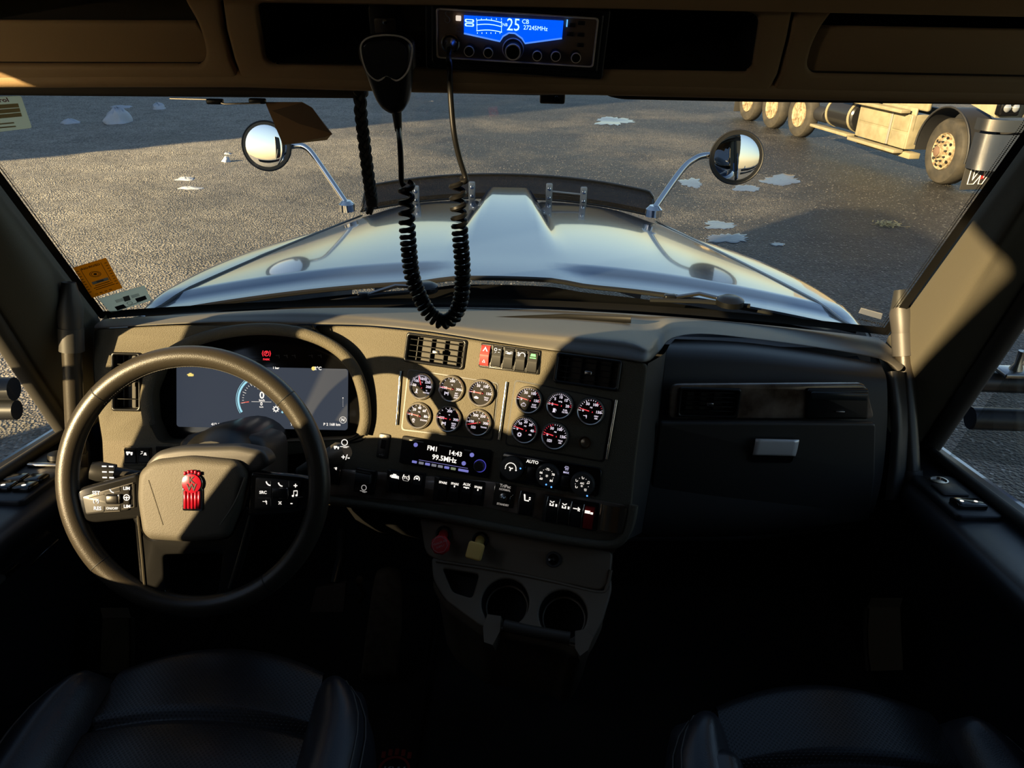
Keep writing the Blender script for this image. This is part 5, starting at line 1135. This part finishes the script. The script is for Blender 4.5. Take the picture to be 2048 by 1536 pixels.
for k in range(9):
    for u in (.06, .92): p = inner(q, u, .88 - .085 * k); ink.append(box(p.x, p.y, .0007, sz * .07, sz * .025, .0003))
for u0 in (.17, .80): ink.append(tube([Vector((*inner(q, u0, .93), .0008)), Vector((*inner(q, u0, .33), .0008))], sz * .007, 4))
for k, (a, b) in enumerate(((.3, .75), (.22, .82), (.25, .85))): ink.append(tube([Vector((*inner(q, a, .33 - .06 * k), .0008)), Vector((*inner(q, b, .33 - .06 * k), .0008))], sz * .012, 4))
for k in range(4): ink.append(mtext(('31', '28', '25', '22')[k], sz * .09, fr, q, .2 + .15 * k, .08))
part('ink', merge(*ink), BRN, t)
part('white_band', plate([tuple(inner(q, a, b)) for a, b in ((.25, .38), (.76, .38), (.76, .46), (.25, .46))], th=.0006, bev=0, z=.0006), WHITE_P, t); part('band_digits', mtext('02025', sz * .09, fr, q, .5, .42), BRN, t)
cs = [(197, 598), (289, 571), (303, 601), (222, 626)]
fr, q = sticker_frame(cs); sz = hypot(q[1][0] - q[0][0], q[1][1] - q[0][1])
t = thing('permit_sticker', 'white permit sticker with two black blocks in the lower left corner of the windshield', 'sticker', fr.M)
part('sheet', plate(q, th=.0008, bev=0, z=0), mat('sticker_white', S('#d8d2b4'), .5), t)
ink = [plate([tuple(inner(q, a, b)) for a, b in L], th=.0004, bev=0, z=.0008) for L in (((.17, .05), (.40, .05), (.38, .30), (.17, .30)), ((.68, .18), (.92, .18), (.92, .42), (.68, .42)))]
for k in range(9):
    for u0 in (.28, .64): ink.append(tube([Vector((*inner(q, u0 + .02 * k, .50), .0008)), Vector((*inner(q, u0 + .02 * k, .68), .0008))], sz * .004, 4))
p = inner(q, .52, .26); ink.append(plate(circ(p.x, p.y, sz * .06, 16), [circ(p.x, p.y, sz * .05, 16)], th=.0003, bev=0, z=.0008)); ink.append(tube([Vector((*inner(q, .17, .05), .0008)), Vector((*inner(q, .92, .2), .0008))], sz * .006, 4))
part('ink', merge(*ink), BLACK_P, t)
part('grey_seal', plate([tuple(inner(q, a, b)) for a, b in ((.44, .42), (.58, .42), (.6, .72), (.46, .72))], th=.0003, bev=0, z=.0006), GREY_P, t)
cs = [(-46, 196), (42, 192), (64, 256), (-34, 268)]
fr, q = sticker_frame(cs); sz = hypot(q[1][0] - q[0][0], q[1][1] - q[0][1])
t = thing('service_sticker', 'pale service reminder sticker with grey bars, cut off by the left edge', 'sticker', fr.M)
part('sheet', plate(rnd(q, .004), th=.0008, bev=0, z=0), mat('sticker_cream', S('#d9d5b5'), .5), t)
part('name_red', mtext('Castrol', sz * .20, fr, q, .40, .92, False), mat('sticker_red', S('#7a2a1a'), .5), t)
part('bars', merge(*[plate([tuple(inner(q, a, b)) for a, b in ((.04, y), (.88, y), (.88, y + .115), (.04, y + .115))], th=.0003, bev=0, z=.0006) for y in (.68, .54, .40)]), mat('sticker_grey', S('#a39c77'), .6), t)
part('footnotes', merge(*[box(*inner(q, .46 + .02 * k, .24 - .11 * k), .0006, sz * .5, sz * .045, .0003) for k in range(2)], *[box(*inner(q, .12 + .02 * k, .24 - .11 * k), .0006, sz * .07, sz * .07, .0003) for k in range(2)]), MATS['sticker_grey'], t)
cs = [(1722, 616), (1765, 628), (1762, 639), (1717, 626)]
fr, q = sticker_frame(cs); t = thing('tape_strip', 'short whitish strip of tape in the lower right corner of the windshield', 'sticker', fr.M)
part('strip', plate(q, th=.0008, bev=0, z=0), mat('tape_grey', (.42, .42, .40), .6), t)
fr, q = sticker_frame([(1728, 636), (1760, 644), (1757, 656), (1727, 648)]); part('glass_print', mtext('LAMINATED', .010, fr, q, .5, .7, False), BLACK_P, win, MW[win.name].inverted() @ fr.M)

# ================================================================ GRAB HANDLES
def grab(A, B, lab, r=.018):
    t = thing('grab_handle', lab, 'handle', B, 'pillar grab handles')
    wpart('bar', tube([A, A.lerp(B, .3), A.lerp(B, .7), B], r, 14), LEATHER, t)
    d = (A - B).normalized()
    wpart('collar', tube([A - d * .012, A + d * .035], r * 1.28, 14), DARK, t); wpart('upper_boot', tube([A + d * .035, A + d * .075, A + d * .125], [r * 1.2, r * 1.35, r * .7], 14), DARK, t)
    wpart('foot', tube([B, B - d * .05], r * 1.2, 14), DARK, t)
grab(PX(143, 690, -.845), PX(152, 905, -.865), 'padded grab handle beside the driver pillar, lit by the sun')
grab(PX(1808, 700, .845), PX(1822, 940, .87), 'padded grab handle beside the passenger pillar')

# ================================================================ STEERING WHEEL
FW = Fr(P(393, 962, 1.27), elev=24, yaw=0)
sw_ = thing('steering_wheel', 'black leather truck steering wheel with control pads and red emblem', 'steering wheel', FW.M)
RO = (FW.px(664, 962)[0] - FW.px(122, 962)[0]) / 2; rt = .0180; RC = RO - rt
part('rim', tube([Vector((RC * cos(2 * pi * k / 96), RC * sin(2 * pi * k / 96), .012)) for k in range(96)], rt, 18, True, up=(0, 0, 1)), LEATHER, sw_)
for a in (137, 43, 222, 307):
    ar = rad(a); part('seam', xf(lathe([(rt * 1.0, -.0012), (rt * 1.022, -.0006), (rt * 1.022, .0006), (rt, .0012)], 24, False), T(RC * cos(ar), RC * sin(ar), .012) @ RZ(a) @ RX(90)), mat('seam_dark', (.004, .004, .004), .6), sw_)
stc = []
for k in range(150):
    a = rad(42 + 96 * k / 149); rr_ = RC - rt * .93
    stc.append(xf(box(0, 0, 0, .0012, .0034, .0012), T(rr_ * cos(a), rr_ * sin(a), .018) @ RZ(math.degrees(a) + (25 if k % 2 else -5))))
tag(part('stitching', merge(*stc), mat('stitch', (.010, .009, .008), .6), sw_), kind='stuff')
wp = FW.pxs
pad = rnd(wp([(290, 940), (318, 916), (393, 908), (484, 917), (504, 942), (488, 1015), (468, 1066), (451, 1073), (389, 1078), (311, 1073), (297, 1058), (287, 992)]), .012)
PADM = mat('pad_vinyl', (.075, .068, .052), .6, bump=(650, .6, .0008))
pd = part('hub_pad', plate(pad, th=.045, bev=.014, z=.030, res=4), PADM, sw_)
for L in ([(297, 960), (310, 1000), (326, 1050)], [(490, 955), (470, 1005), (440, 1050)]): part('crease', tube(spline([Vector((*FW.px(*p, .03), .0285)) for p in L], 5), .0022, 6), PADM, pd)
part('hub_shroud', plate(rnd(wp([(296, 925), (320, 900), (370, 892), (480, 890), (530, 900), (545, 925), (505, 950), (290, 950)]), .012), th=.05, bev=.010, z=.012, res=3), DARK, sw_)
SPK = mat('spoke_gloss', (.010, .010, .010), .14, spec=.35)
lp = part('left_spoke', plate(rnd(wp([(150, 990), (172, 972), (284, 943), (294, 1032), (196, 1042), (160, 1030)]), .008), th=.026, bev=.005, z=.016, res=2), SPK, sw_)
rp = part('right_spoke', plate(rnd(wp([(506, 940), (606, 950), (640, 960), (636, 1010), (598, 1024), (500, 1030)]), .008), th=.026, bev=.005, z=.016, res=2), SPK, sw_)
part('lower_spoke', plate(rnd(wp([(274, 1020), (292, 1058), (304, 1074), (462, 1072), (492, 1010), (512, 1020), (505, 1060), (470, 1178), (452, 1206), (380, 1212), (310, 1206), (288, 1186)]), .008), [rnd(wp([(334, 1106), (450, 1103), (441, 1180), (425, 1192), (352, 1192), (337, 1180)]), .006)], th=.024, bev=.005, z=.013, res=2), SPK, sw_)
for L in ([(276, 1030), (284, 1110), (290, 1180)], [(500, 1030), (478, 1110), (458, 1176)]): part('spoke_edge', tube([Vector((*FW.px(*p, .014), .014)) for p in L], .0022, 6), mat('spoke_rim', (.05, .045, .035), .25), sw_)
part('hub_core', lathe([(.05, -.06), (.055, -.02), (.05, .0)], 24), BLACK, sw_, T(*FW.px(395, 990), 0))
def pads(spoke, outline, lines, labels):
    pn = part('button_pad', plate(rnd(wp(outline), .005), th=.006, bev=.0015, z=.0185), mat('button_black', (.010, .010, .010), .35), spoke)
    part('button_gaps', merge(*[tube([Vector((*FW.px(*p, .0185), .0186)) for p in L], .0008, 5) for L in lines]), mat('gap_light', (.10, .095, .085), .3), pn)
    ms = []
    for s, size, px, py in labels:
        x, y = FW.px(px, py, .019); ms.append(xf(icon_mesh(s[1:], size), T(x, y, .0190)) if s[0] == '@' else text(s, size, x, y, .0190, .0001, True))
    part('legends', merge(*ms), WHITE_L, pn); return pn
pl_ = pads(lp, [(176, 988), (270, 962), (270, 1016), (184, 1026)], [[(178, 996), (208, 988), (208, 990)], [(208, 984), (240, 974), (240, 982), (208, 990)], [(208, 1012), (240, 1010), (240, 1022), (208, 1024), (208, 1012)], [(244, 972), (266, 966)], [(266, 968), (268, 1014), (244, 1018)]], [('SET', .0085, 192, 986), ('@cruise', .014, 192, 1003), ('RES', .0085, 195, 1017), ('ON/OFF', .0055, 224, 1017), ('LIM', .0075, 253, 977), ('@wheel', .013, 253, 995), ('LIM', .0075, 254, 1013), ('@phone', .009, 224, 981)])
part('thumb_wheel', box(*FW.px(226, 998, .02), .020, .022, .016, .010, .003), BLACK, pl_); part('bright_tab', box(*FW.px(239, 997, .02), .0205, .003, .015, .006, .001), SATIN, pl_)
pr_ = pads(rp, [(518, 950), (610, 960), (600, 1012), (516, 1016)], [[(516, 974), (542, 976)], [(516, 996), (542, 996)], [(542, 962), (542, 1012)], [(578, 962), (578, 974)], [(580, 996), (606, 994)], [(560, 1000), (560, 1012)]], [('@phone', .010, 537, 966), ('@phone', .009, 561, 968), ('+', .012, 591, 972), ('SRC', .0070, 526, 985), ('@note', .011, 589, 988), ('@arrow', .009, 530, 1004), ('x', .010, 560, 1005), ('-', .012, 583, 1006)])
tw = part('thumb_wheel', box(*FW.px(561, 986, .02), .020, .028, .018, .010, .003), BLACK, pr_); part('bright_tab', box(*FW.px(575, 986, .02), .0205, .003, .018, .006, .001), SATIN, pr_)
# emblem: red shield over a ribbed column
EM = mat('emblem_red', (.42, .01, .03), .25, .4); ex, ey = FW.px(386, 966, .03)
em = part('emblem', plate(circ(ex, ey, .0175, 28), th=.004, bev=.001, z=.0345), CHROME, pd); part('red_disc', plate(circ(ex, ey, .0158, 28), th=.003, bev=.0006, z=.0358), EM, em)
part('letters', merge(text('K', .016, ex, ey + .0055, .0362, .0004, True), text('W', .016, ex, ey - .0065, .0362, .0004, True)), mat('emblem_dark', (.02, .003, .005), .4), em)
for k in range(5): part('flute', box(ex + (k - 2) * .0058, ey - .0275, .0335, .0045, .030, .004, .001, 1), EM, em)
for k in range(5): part('crown_bar', box(ex + (k - 2) * .0058, ey + .0195 - .0012 * (k - 2) ** 2 * .6, .0335, .0045, .006, .004, .001, 1), EM, em)
part('base_plate', plate(rnd([(ex - .0165, ey - .046), (ex + .0165, ey - .046), (ex + .0165, ey - .008), (ex - .0165, ey - .008)], .003), th=.003, bev=.0006, z=.0325), CHROME, em)
# column and stalks
sc_ = thing('steering_column', 'dark steering column housing behind the wheel', 'steering column', FW.M @ T(0, 0, -.06))
part('shroud', xf(lathe([(.072, -.26), (.075, -.10), (.068, -.03), (.05, .0)], 28), T(0, .01, 0)), BLACK, sc_)
part('upper_cover', xf(box(0, .0, -.12, .17, .13, .16, .03, 3), Matrix.Identity(4)), DARK, sc_)
t = thing('turn_signal_stalk', 'black indicator stalk with white symbols left of the steering wheel hub', 'stalk', P(250, 950, 1.36))
a, b = P(182, 941, 1.33), P(300, 955, 1.36); wpart('stem', tube([a.lerp(b, .3), b], [.012, .010], 12), DARK, t); wpart('grip', tube([a, a.lerp(b, .12), a.lerp(b, .40)], [.015, .018, .0165], 16), mat('stalk_grip', (.02, .02, .019), .4), t)
fs = Fr(P(218, 944, 1.315), elev=20); wpart('symbols', xf(merge(*[box(.012 * k - .008, .010 - .010 * j, 0, .008, .0025, .0004) for k in range(2) for j in range(3)]), fs.M), WHITE_L, t)
t = thing('shift_stalk', 'grey shift stalk with white symbols right of the steering wheel', 'stalk', P(660, 930, 1.38))
a, b = P(694, 900, 1.36), P(600, 945, 1.40); wpart('paddle', tube([a, a.lerp(b, .15), a.lerp(b, .45), b], [.014, .022, .018, .011], 14), mat('stalk_grey', (.06, .055, .045), .45), t)
fs = Fr(P(680, 890, 1.335), elev=24); wpart('symbols', xf(merge(xf(icon_mesh('ring', .014), T(.008, .004, 0)), xf(icon_mesh('truck', .010), T(-.006, -.004, 0)), text('+/-', .013, .010, -.022, 0, .0001, True)), fs.M), WHITE_L, t)

# ================================================================ CENTRE CONSOLE (brake valves, cup holders)
FK = Fr(P(1010, 1100, 1.475), elev=42, yaw=best[1] * .8)
cc = thing('center_console', 'dark lower console with two cup holders under the dash', 'console', FK.hit(1030, 1160) + Vector((0, 0, -.4)))
ccI = MW[cc.name].inverted()
part('valve_panel', plate(rnd(FK.pxs([(838, 1034), (1000, 1062), (1120, 1084), (1225, 1104), (1220, 1165), (1200, 1182), (1000, 1140), (870, 1120), (850, 1105)]), .010), th=.02, bev=.004, z=0, res=2), LOWER, cc, ccI @ FK.M)
wpart('panel_edge', tube(spline(on(FK, [(872, 1122), (1000, 1142), (1100, 1162), (1196, 1184), (1214, 1172), (1222, 1140)], .001), 5), .003, 6), LOWER, cc)
FT = Fr(FK.hit(1000, 1142), elev=58, yaw=best[1] * .8)
cups = ((1010, 1204, 49, 40), (1126, 1228, 49, 40))
R_c = .046
cl_ = [FT.at(px, py) for px, py, _, _ in cups]
outl = FT.pxs([(862, 1112), (905, 1122), (1000, 1141), (1100, 1161), (1208, 1184), (1222, 1150), (1224, 1180), (1206, 1240), (1180, 1290), (1150, 1296), (1120, 1282), (1010, 1262), (965, 1255), (930, 1230), (890, 1200), (866, 1160)])
outl = rnd(outl, .012)
ch = [circ(*FT.px(px, py), R_c, 32) for px, py, _, _ in cups]
tray_px = rnd(FT.pxs([(884, 1136), (958, 1148), (944, 1196), (905, 1184)]), .008)
part('cup_shelf', plate(outl, ch + [tray_px], th=.016, bev=.004, z=0, res=2), LOWER, cc, ccI @ FT.M)
for k, h_ in enumerate(ch):
    hc = part('cup_holder', cup(h_, -.004, .07, shrink=.86), mat('cup_liner', (.012, .011, .010), .5), cc, ccI @ FT.M)
    part('holder_step', tube([Vector((FT.px(*cups[k][:2])[0] + .041 * cos(2 * pi * i / 32), FT.px(*cups[k][:2])[1] + .041 * sin(2 * pi * i / 32), -.035)) for i in range(32)], .0025, 6, True), LOWER, hc)
part('coin_tray', cup(tray_px, -.004, .03), MATS['cup_liner'], cc, ccI @ FT.M)
low_e = on(FT, [(866, 1160), (890, 1200), (930, 1230), (965, 1255), (1010, 1262), (1120, 1282), (1150, 1296), (1180, 1290), (1206, 1240)], -.006)
wpart('console_base', sgrid([low_e, [p + Vector((0, .01, -.035)) for p in low_e], [p + Vector((0, .07, -.10)) for p in low_e], [p + Vector((0, .22, -.40)) for p in low_e]], 3, 3), LOWER, cc)
for L in ([(975, 1228), (1002, 1232), (1000, 1262), (985, 1290), (968, 1284), (966, 1255)], [(1150, 1262), (1172, 1258), (1186, 1275), (1176, 1300), (1160, 1312), (1150, 1296)]):
    wpart('handle_slot', slab(on(FT, L, .003), -FT.n * .05), LOWER, cc)
wpart('front_bar', tube(spline(on(FT, [(1008, 1250), (1060, 1262), (1140, 1276)], .002), 5), .011, 10), mat('bar_tan', (.055, .045, .034), .5), cc)
wpart('console_side', sgrid([on(FK, [(838, 1034), (850, 1105), (866, 1160)], -.004), [p + Vector((-.02, .12, -.03)) for p in on(FK, [(838, 1034), (850, 1105), (866, 1160)])]], 3, 2), LOWER, cc)
wpart('console_right', sgrid([on(FT, [(1224, 1108), (1224, 1180), (1206, 1240)], -.004), [p + Vector((.02, .14, -.06)) for p in on(FT, [(1224, 1108), (1224, 1180), (1206, 1240)])]], 3, 2), LOWER, cc)
wpart('neck', sgrid([on(FP, [(838, 1022), (1000, 1052), (1130, 1077), (1240, 1086)], -.012), on(FK, [(838, 1036), (1000, 1064), (1120, 1086), (1228, 1106)], -.006)], 3, 2), LOWER, cc)
def valve(px, py, hx, hy, mesh, m, lab, extra=None):
    f0 = FK.at(px, py); t = thing('brake_valve_knob', lab, 'knob', f0.M)
    part('collar', lathe([(.016, .0), (.016, .005), (.012, .007), (.012, .0)], 24, False), BLACK, t)
    tip = Vector((*f0.px(hx, hy, .045), .045)); st_ = part('stem', tube([Vector((0, 0, .002)), tip * .6, tip], [.0095, .0085, .010], 12), m, t)
    kb = part('knob_head', mesh, m, t, T(*tip)); 
    if extra: part('legend', extra, mat('knob_print', (.55, .30, .28), .6), kb)
valve(888, 1068, 881, 1090, plate([(.019 * cos(rad(22.5 + 45 * k)), .019 * sin(rad(22.5 + 45 * k))) for k in range(8)], th=.014, bev=.003, z=.006, res=2), mat('knob_red', (.62, .025, .025), .45), 'red eight-sided trailer air brake knob', merge(text('TRAILER AIR', .0052, 0, .004, .0064, .0001, rot=28), text('SUPPLY', .0052, .002, -.003, .0064, .0001, rot=28), plate(circ(0, 0, .0158, 8), [circ(0, 0, .0150, 8)], th=.0003, bev=0, z=.0064)))
valve(961, 1080, 950, 1102, xf(plate(rrect(0, 0, .031, .033, .005), th=.014, bev=.003, z=.006, res=2), RZ(-6)), mat('knob_yellow', (.98, .62, .16), .55), 'yellow square parking brake knob')
f0 = FK.at(1107, 1119); t = thing('power_socket', 'round black power socket on the lower console', 'socket', f0.M)
part('ring', lathe([(.010, .002), (.011, .005), (.0145, .005), (.0155, .0)], 28, False), DARK, t); part('cap', lathe([(.0102, -.002), (.0102, .002), (.004, .003), (.0001, .003)], 20), SATIN if False else GLOSSB, t); part('symbol', xf(icon_mesh('usb', .010), T(0, 0, .0034)), GREY_P, t)

# ================================================================ PEDALS, MATS
t = thing('accelerator_pedal', 'long worn rubber accelerator pedal on the floor', 'pedal', P(760, 1355, 1.88))
PED = mat('worn_rubber', (.10, .068, .038), .7, bump=(60, .5, .003), vary=(40, (.17, .12, .07)))
pp = [[P(723, 1352, 1.86), P(760, 1356, 1.86), P(796, 1350, 1.86)], [P(738, 1250, 1.85), P(770, 1252, 1.845), P(803, 1250, 1.85)], [P(752, 1165, 1.85), P(777, 1160, 1.845), P(803, 1165, 1.85)], [P(765, 1147, 1.86), P(778, 1143, 1.86), P(792, 1147, 1.86)]]
wpart('pad', solid(sgrid(pp[::-1], 4, 4), .014), PED, t); wpart('heel_clip', tube([P(720, 1350, 1.865), P(726, 1362, 1.865), P(792, 1362, 1.865), P(800, 1345, 1.865)], .005, 8), PED, t)
wpart('stem', tube([P(782, 1180, 1.88), P(800, 1150, 1.98)], .008, 8), BLACK, t)
t = thing('brake_pedal', 'brake pedal with a worn rubber pad left of the accelerator', 'pedal', P(660, 1200, 1.86))
wpart('pad', slab([P(632, 1175, 1.84), P(692, 1165, 1.84), P(686, 1224, 1.84), P(620, 1224, 1.84)], _F0 * .016), mat('pedal_pad', (.11, .07, .045), .6, bump=(200, 1, .003)), t); wpart('arm', tube([P(668, 1168, 1.86), P(680, 1120, 1.90), P(684, 1060, 1.95)], .012, 10), mat('pedal_arm', (.05, .048, .044), .4), t)
t = thing('clutch_linkage', 'small metal bracket between the pedals', 'bracket', P(722, 1190, 1.95))
wpart('link', tube([P(716, 1160, 1.93), P(730, 1190, 1.95), P(716, 1205, 1.95)], .007, 8), mat('rusty', (.10, .055, .025), .6), t); wpart('bolt', xf(lathe([(.010, -.005), (.010, .006), (.006, .008)], 8), Matrix.Translation(P(720, 1158, 1.925)) @ RX(60)), mat('rusty', (.10, .055, .025), .6), t)
def fz(px, py): return PZ(px, py, FLZ)
ml = [fz(700, 1536), fz(860, 1536), fz(866, 1290), fz(720, 1290)]
mt = thing('floor_mat', 'dark rubber floor mat with a red emblem beside the driver seat', 'floor mat', W(-.25, 1.1, FLZ))
mt_l = [W(-.75, 1.62, FLZ + .012), W(-.16, 1.62, FLZ + .012), W(-.18, .65, FLZ + .012), W(-.75, .65, FLZ + .012)]
wpart('mat_sheet', slab(mt_l, (0, 0, -.010)), mat('mat_rubber', (.020, .015, .010), .7, bump=(120, .5, .002)), mt)
wpart('raised_edge', tube(mt_l, .007, 6, True), MATS['mat_rubber'], mt)
e0 = PZ(788, 1542, FLZ + .013); mr_ = mat('mat_red', (.55, .05, .03), .6)
emb = wpart('emblem', xf(plate(circ(0, 0, .036, 24), [circ(0, 0, .030, 24)], th=.002, bev=0, z=.002), Matrix.Translation(e0) ), mr_, mt)
for k in range(5): wpart('crown_bar', xf(box((k - 2) * .0145, .046 - .002 * (k - 2) ** 2, .001, .009, .016, .002), Matrix.Translation(e0)), mr_, emb)
wpart('letters', xf(text('KW', .028, 0, -.002, .002, .0003, True), Matrix.Translation(e0)), WHITE_P, emb)
t = thing('kick_panel', 'dim brown kick panel low on the passenger side', 'panel', PX(1760, 1345, .84)); 
wpart('panel', slab([PX(1735, 1215, .83), PX(1800, 1215, .88), PX(1806, 1340, .88), PX(1738, 1342, .83)], (.02, .03, 0)), mat('kick_brown', (.14, .10, .05), .6), t); wpart('edge_bead', tube([PX(1733, 1216, .828), PX(1731, 1280, .828), PX(1736, 1342, .828)], .006, 8), mat('kick_edge', (.05, .04, .025), .4), t)
t = thing('driver_kick_panel', 'dim brown kick panel low on the driver side behind the wheel', 'panel', PX(225, 1345, -.84)); 
wpart('panel', slab([PX(262, 1235, -.82), PX(205, 1235, -.88), PX(200, 1345, -.88), PX(262, 1345, -.82)], (-.02, .03, 0)), MATS['kick_brown'], t); wpart('edge_bead', tube([PX(264, 1235, -.818), PX(265, 1290, -.818), PX(264, 1345, -.818)], .006, 8), MATS['kick_edge'], t)

# ================================================================ SEATS
def perf_leather():
    m = bpy.data.materials.new('perforated_leather'); m.use_nodes = True; t = m.node_tree; b = t.nodes['Principled BSDF']; L = t.links.new
    tc = t.nodes.new('ShaderNodeTexCoord'); mp = t.nodes.new('ShaderNodeMapping'); mp.inputs['Rotation'].default_value = (0, 0, rad(45)); mp.inputs['Scale'].default_value = (190, 190, 1); L(tc.outputs['Object'], mp.inputs[0])
    vo = t.nodes.new('ShaderNodeTexVoronoi'); vo.voronoi_dimensions = '2D'; vo.inputs['Randomness'].default_value = 0.0; vo.inputs['Scale'].default_value = 1.0; L(mp.outputs[0], vo.inputs['Vector'])
    rp = t.nodes.new('ShaderNodeValToRGB'); rp.color_ramp.elements[0].position = .20; rp.color_ramp.elements[1].position = .30; L(vo.outputs['Distance'], rp.inputs[0])
    mx = t.nodes.new('ShaderNodeMixRGB'); mx.inputs[1].default_value = (.002, .002, .002, 1); mx.inputs[2].default_value = (.0125, .0125, .0145, 1); L(rp.outputs[0], mx.inputs[0]); L(mx.outputs[0], b.inputs['Base Color'])
    b.inputs['Roughness'].default_value = .36
    bp = t.nodes.new('ShaderNodeBump'); bp.inputs['Strength'].default_value = .6; bp.inputs['Distance'].default_value = .001; L(rp.outputs[0], bp.inputs['Height']); L(bp.outputs[0], b.inputs['Normal']); return m
PERF = perf_leather()
STI = mat('seat_stitch', (.10, .095, .085), .6)
def seat(cx, yf, w, zt, lab, arm=False):
    t = thing('air_seat', lab, 'seat', W(cx, yf - .3, FLZ), 'leather truck seats')
    ys = [yf - .56, yf - .42, yf - .28, yf - .14, yf - .05, yf - .01, yf]
    dz = [.0, .0, .004, .006, -.004, -.026, -.075]
    hw = w / 2
    iw = hw * .62; y0 = yf - .58; yc = yf - .175          # yc: the stitched crease across the cushion
    def prof(s_): return -.085 * sm(s_, .88, 1.0) ** 1.3     # how the cushion rolls over at the front
    def crow(y, n=11):
        s_ = (y - y0) / (yf - y0); cr_ = -.012 * math.exp(-((y - yc) / .008) ** 2)
        return [W(cx + iw * (-1 + 2 * k / (n - 1)) * (1 - .05 * sm(s_, .8, 1)), y + .035 * (1 - (-1 + 2 * k / (n - 1)) ** 2) * sm(s_, .5, 1), zt + prof(s_) + cr_ + .020 * (1 - (-1 + 2 * k / (n - 1)) ** 2) - .010) for k in range(n)]
    ya = [y0 + (yc - y0) * k / 10 for k in range(11)]; yb = [yc + (yf - yc) * k / 18 for k in range(19)]
    wpart('cushion_panel', grid([crow(y) for y in ya[:-2] + [yc - .016, yc - .008, yc - .003, yc]], 0), PERF, t)
    wpart('cushion_panel', grid([crow(y) for y in [yc, yc + .003, yc + .008, yc + .016] + yb[2:]], 0), PERF, t)
    for sg in (-1, 1):
        rows = []; edge1 = []; edge2 = []
        for i in range(17):
            s_ = i / 16; y = y0 + (yf - .03 - y0) * s_; sc_y = (y - y0) / (yf - y0); dd = -.10 * sm(s_, .84, 1.0) ** 1.2
            x0 = iw * (1 - .05 * sm(sc_y, .8, 1)) - .006; x1 = hw - (hw - iw) * .78 * sm(s_, .62, 1.0) ** 1.8
            dx = x1 - x0
            sec = ((0, -.014), (.10, .010), (.32, .034), (.58, .040), (.80, .026), (.95, -.004), (1.0, -.04), (.97, -.13))
            rows.append([W(cx + sg * (x0 + dx * a_), y, zt + dd + z_ * (1 - .6 * sm(s_, .85, 1))) for a_, z_ in sec][::sg])
            edge1.append(W(cx + sg * (x0 + dx * .80), y, zt + dd + .0275 * (1 - .6 * sm(s_, .85, 1)))); edge2.append(W(cx + sg * (x0 + dx * .90), y, zt + dd + .0145 * (1 - .6 * sm(s_, .85, 1))))
        bo = wpart('side_bolster', sgrid(rows, 3, 2), SEATL, t)
        for e_ in (edge1, edge2): tag(wpart('stitch_line', tube(e_[2:], .0011, 5), STI, bo), kind='stuff')
    wpart('cushion_base', xf(box(0, 0, 0, w * .86, .54, .14, .03), Matrix.Translation(W(cx, yf - .31, zt - .12))), SEATL, t)
    wpart('pedestal', xf(box(0, 0, 0, w * .55, .40, -FLZ + zt - .19, .01), Matrix.Translation(W(cx, yf - .33, (FLZ + zt - .19) / 2))), BLACK, t)
    wpart('backrest', sgrid([[W(cx + x * hw * .9, yf - .58 - .25 * z_ + (.03 if abs(x) > .7 else 0), zt - .02 + .66 * z_) for x in (-1, -.8, 0, .8, 1)] for z_ in (0, .25, .5, .75, 1)], 3, 3), SEATL, t)
    wpart('backrest_shell', xf(box(0, 0, 0, w * .86, .06, .64, .02), Matrix.Translation(W(cx, yf - .80, zt + .30)) @ RX(20)), DARK, t)
    if arm:
        wpart('armrest_end', xf(box(0, 0, 0, .085, .20, .07, .028, 4), Matrix.Translation(arm)), SEATL, t)
    return t
p_ = PZ(470, 1300, -1.03)
ds1 = seat(-.455, .975, .57, -1.02, 'black leather driver seat with a sun streak, under the steering wheel')
seat(.545, .905, .57, -1.0, 'black leather passenger seat at the lower right', arm=PZ(1392, 1520, -.97) + Vector((.03, -.07, -.03)))

# ================================================================ OUTSIDE MIRROR BRACKETS
def mirror_arms(sgn, segs, lab):
    t = thing('mirror_bracket', lab, 'mirror bracket', segs[0][0])
    for k, (a, b, r) in enumerate(segs): wpart('tube_arm', tube([a, b], r, 16), mat('arm_black', (.018, .019, .021), .4), t)
    return t
tR = mirror_arms(1, [(PX(1955, 762, 1.06), PX(1955, 762, 1.06) + Vector((.55, -.02, 0)), .024), (PX(1940, 836, 1.06), PX(1940, 836, 1.06) + Vector((.55, -.02, -.0)), .026)], 'two black tubular mirror arms outside the passenger window')
pb = PX(2030, 744, 1.12); wpart('bolt_plate', xf(box(0, 0, 0, .07, .05, .012, .004), Matrix.Translation(pb)), SATIN, tR); wpart('bolt', xf(lathe([(.014, 0), (.014, .008), (.008, .02), (.008, .05)], 12), Matrix.Translation(pb)), SATIN, tR)
tL = mirror_arms(-1, [(PX(28, 778, -1.06), PX(28, 778, -1.06) + Vector((-.55, -.02, 0)), .026), (PX(34, 820, -1.06), PX(34, 820, -1.06) + Vector((-.55, -.02, 0)), .022)], 'two tubular mirror arms and a mirror head outside the driver window')
wpart('mirror_head', xf(box(0, 0, 0, .17, .09, .60, .03, 3), Matrix.Translation(W(-1.17, .82, -.44)) @ RZ(-12)), MATS['arm_black'], tL); wpart('mirror_pane', xf(box(0, -.046, 0, .15, .004, .56, .002, 1), Matrix.Translation(W(-1.17, .82, -.44)) @ RZ(-12)), MIRR, tL); wpart('stay', tube([PX(28, 778, -1.06) + Vector((-.12, 0, 0)), W(-1.18, 1.0, -.5), W(-1.17, .85, -.45)], .014, 10), MATS['arm_black'], tL)  # unseen mirror head added to throw a shade band on the driver fascia
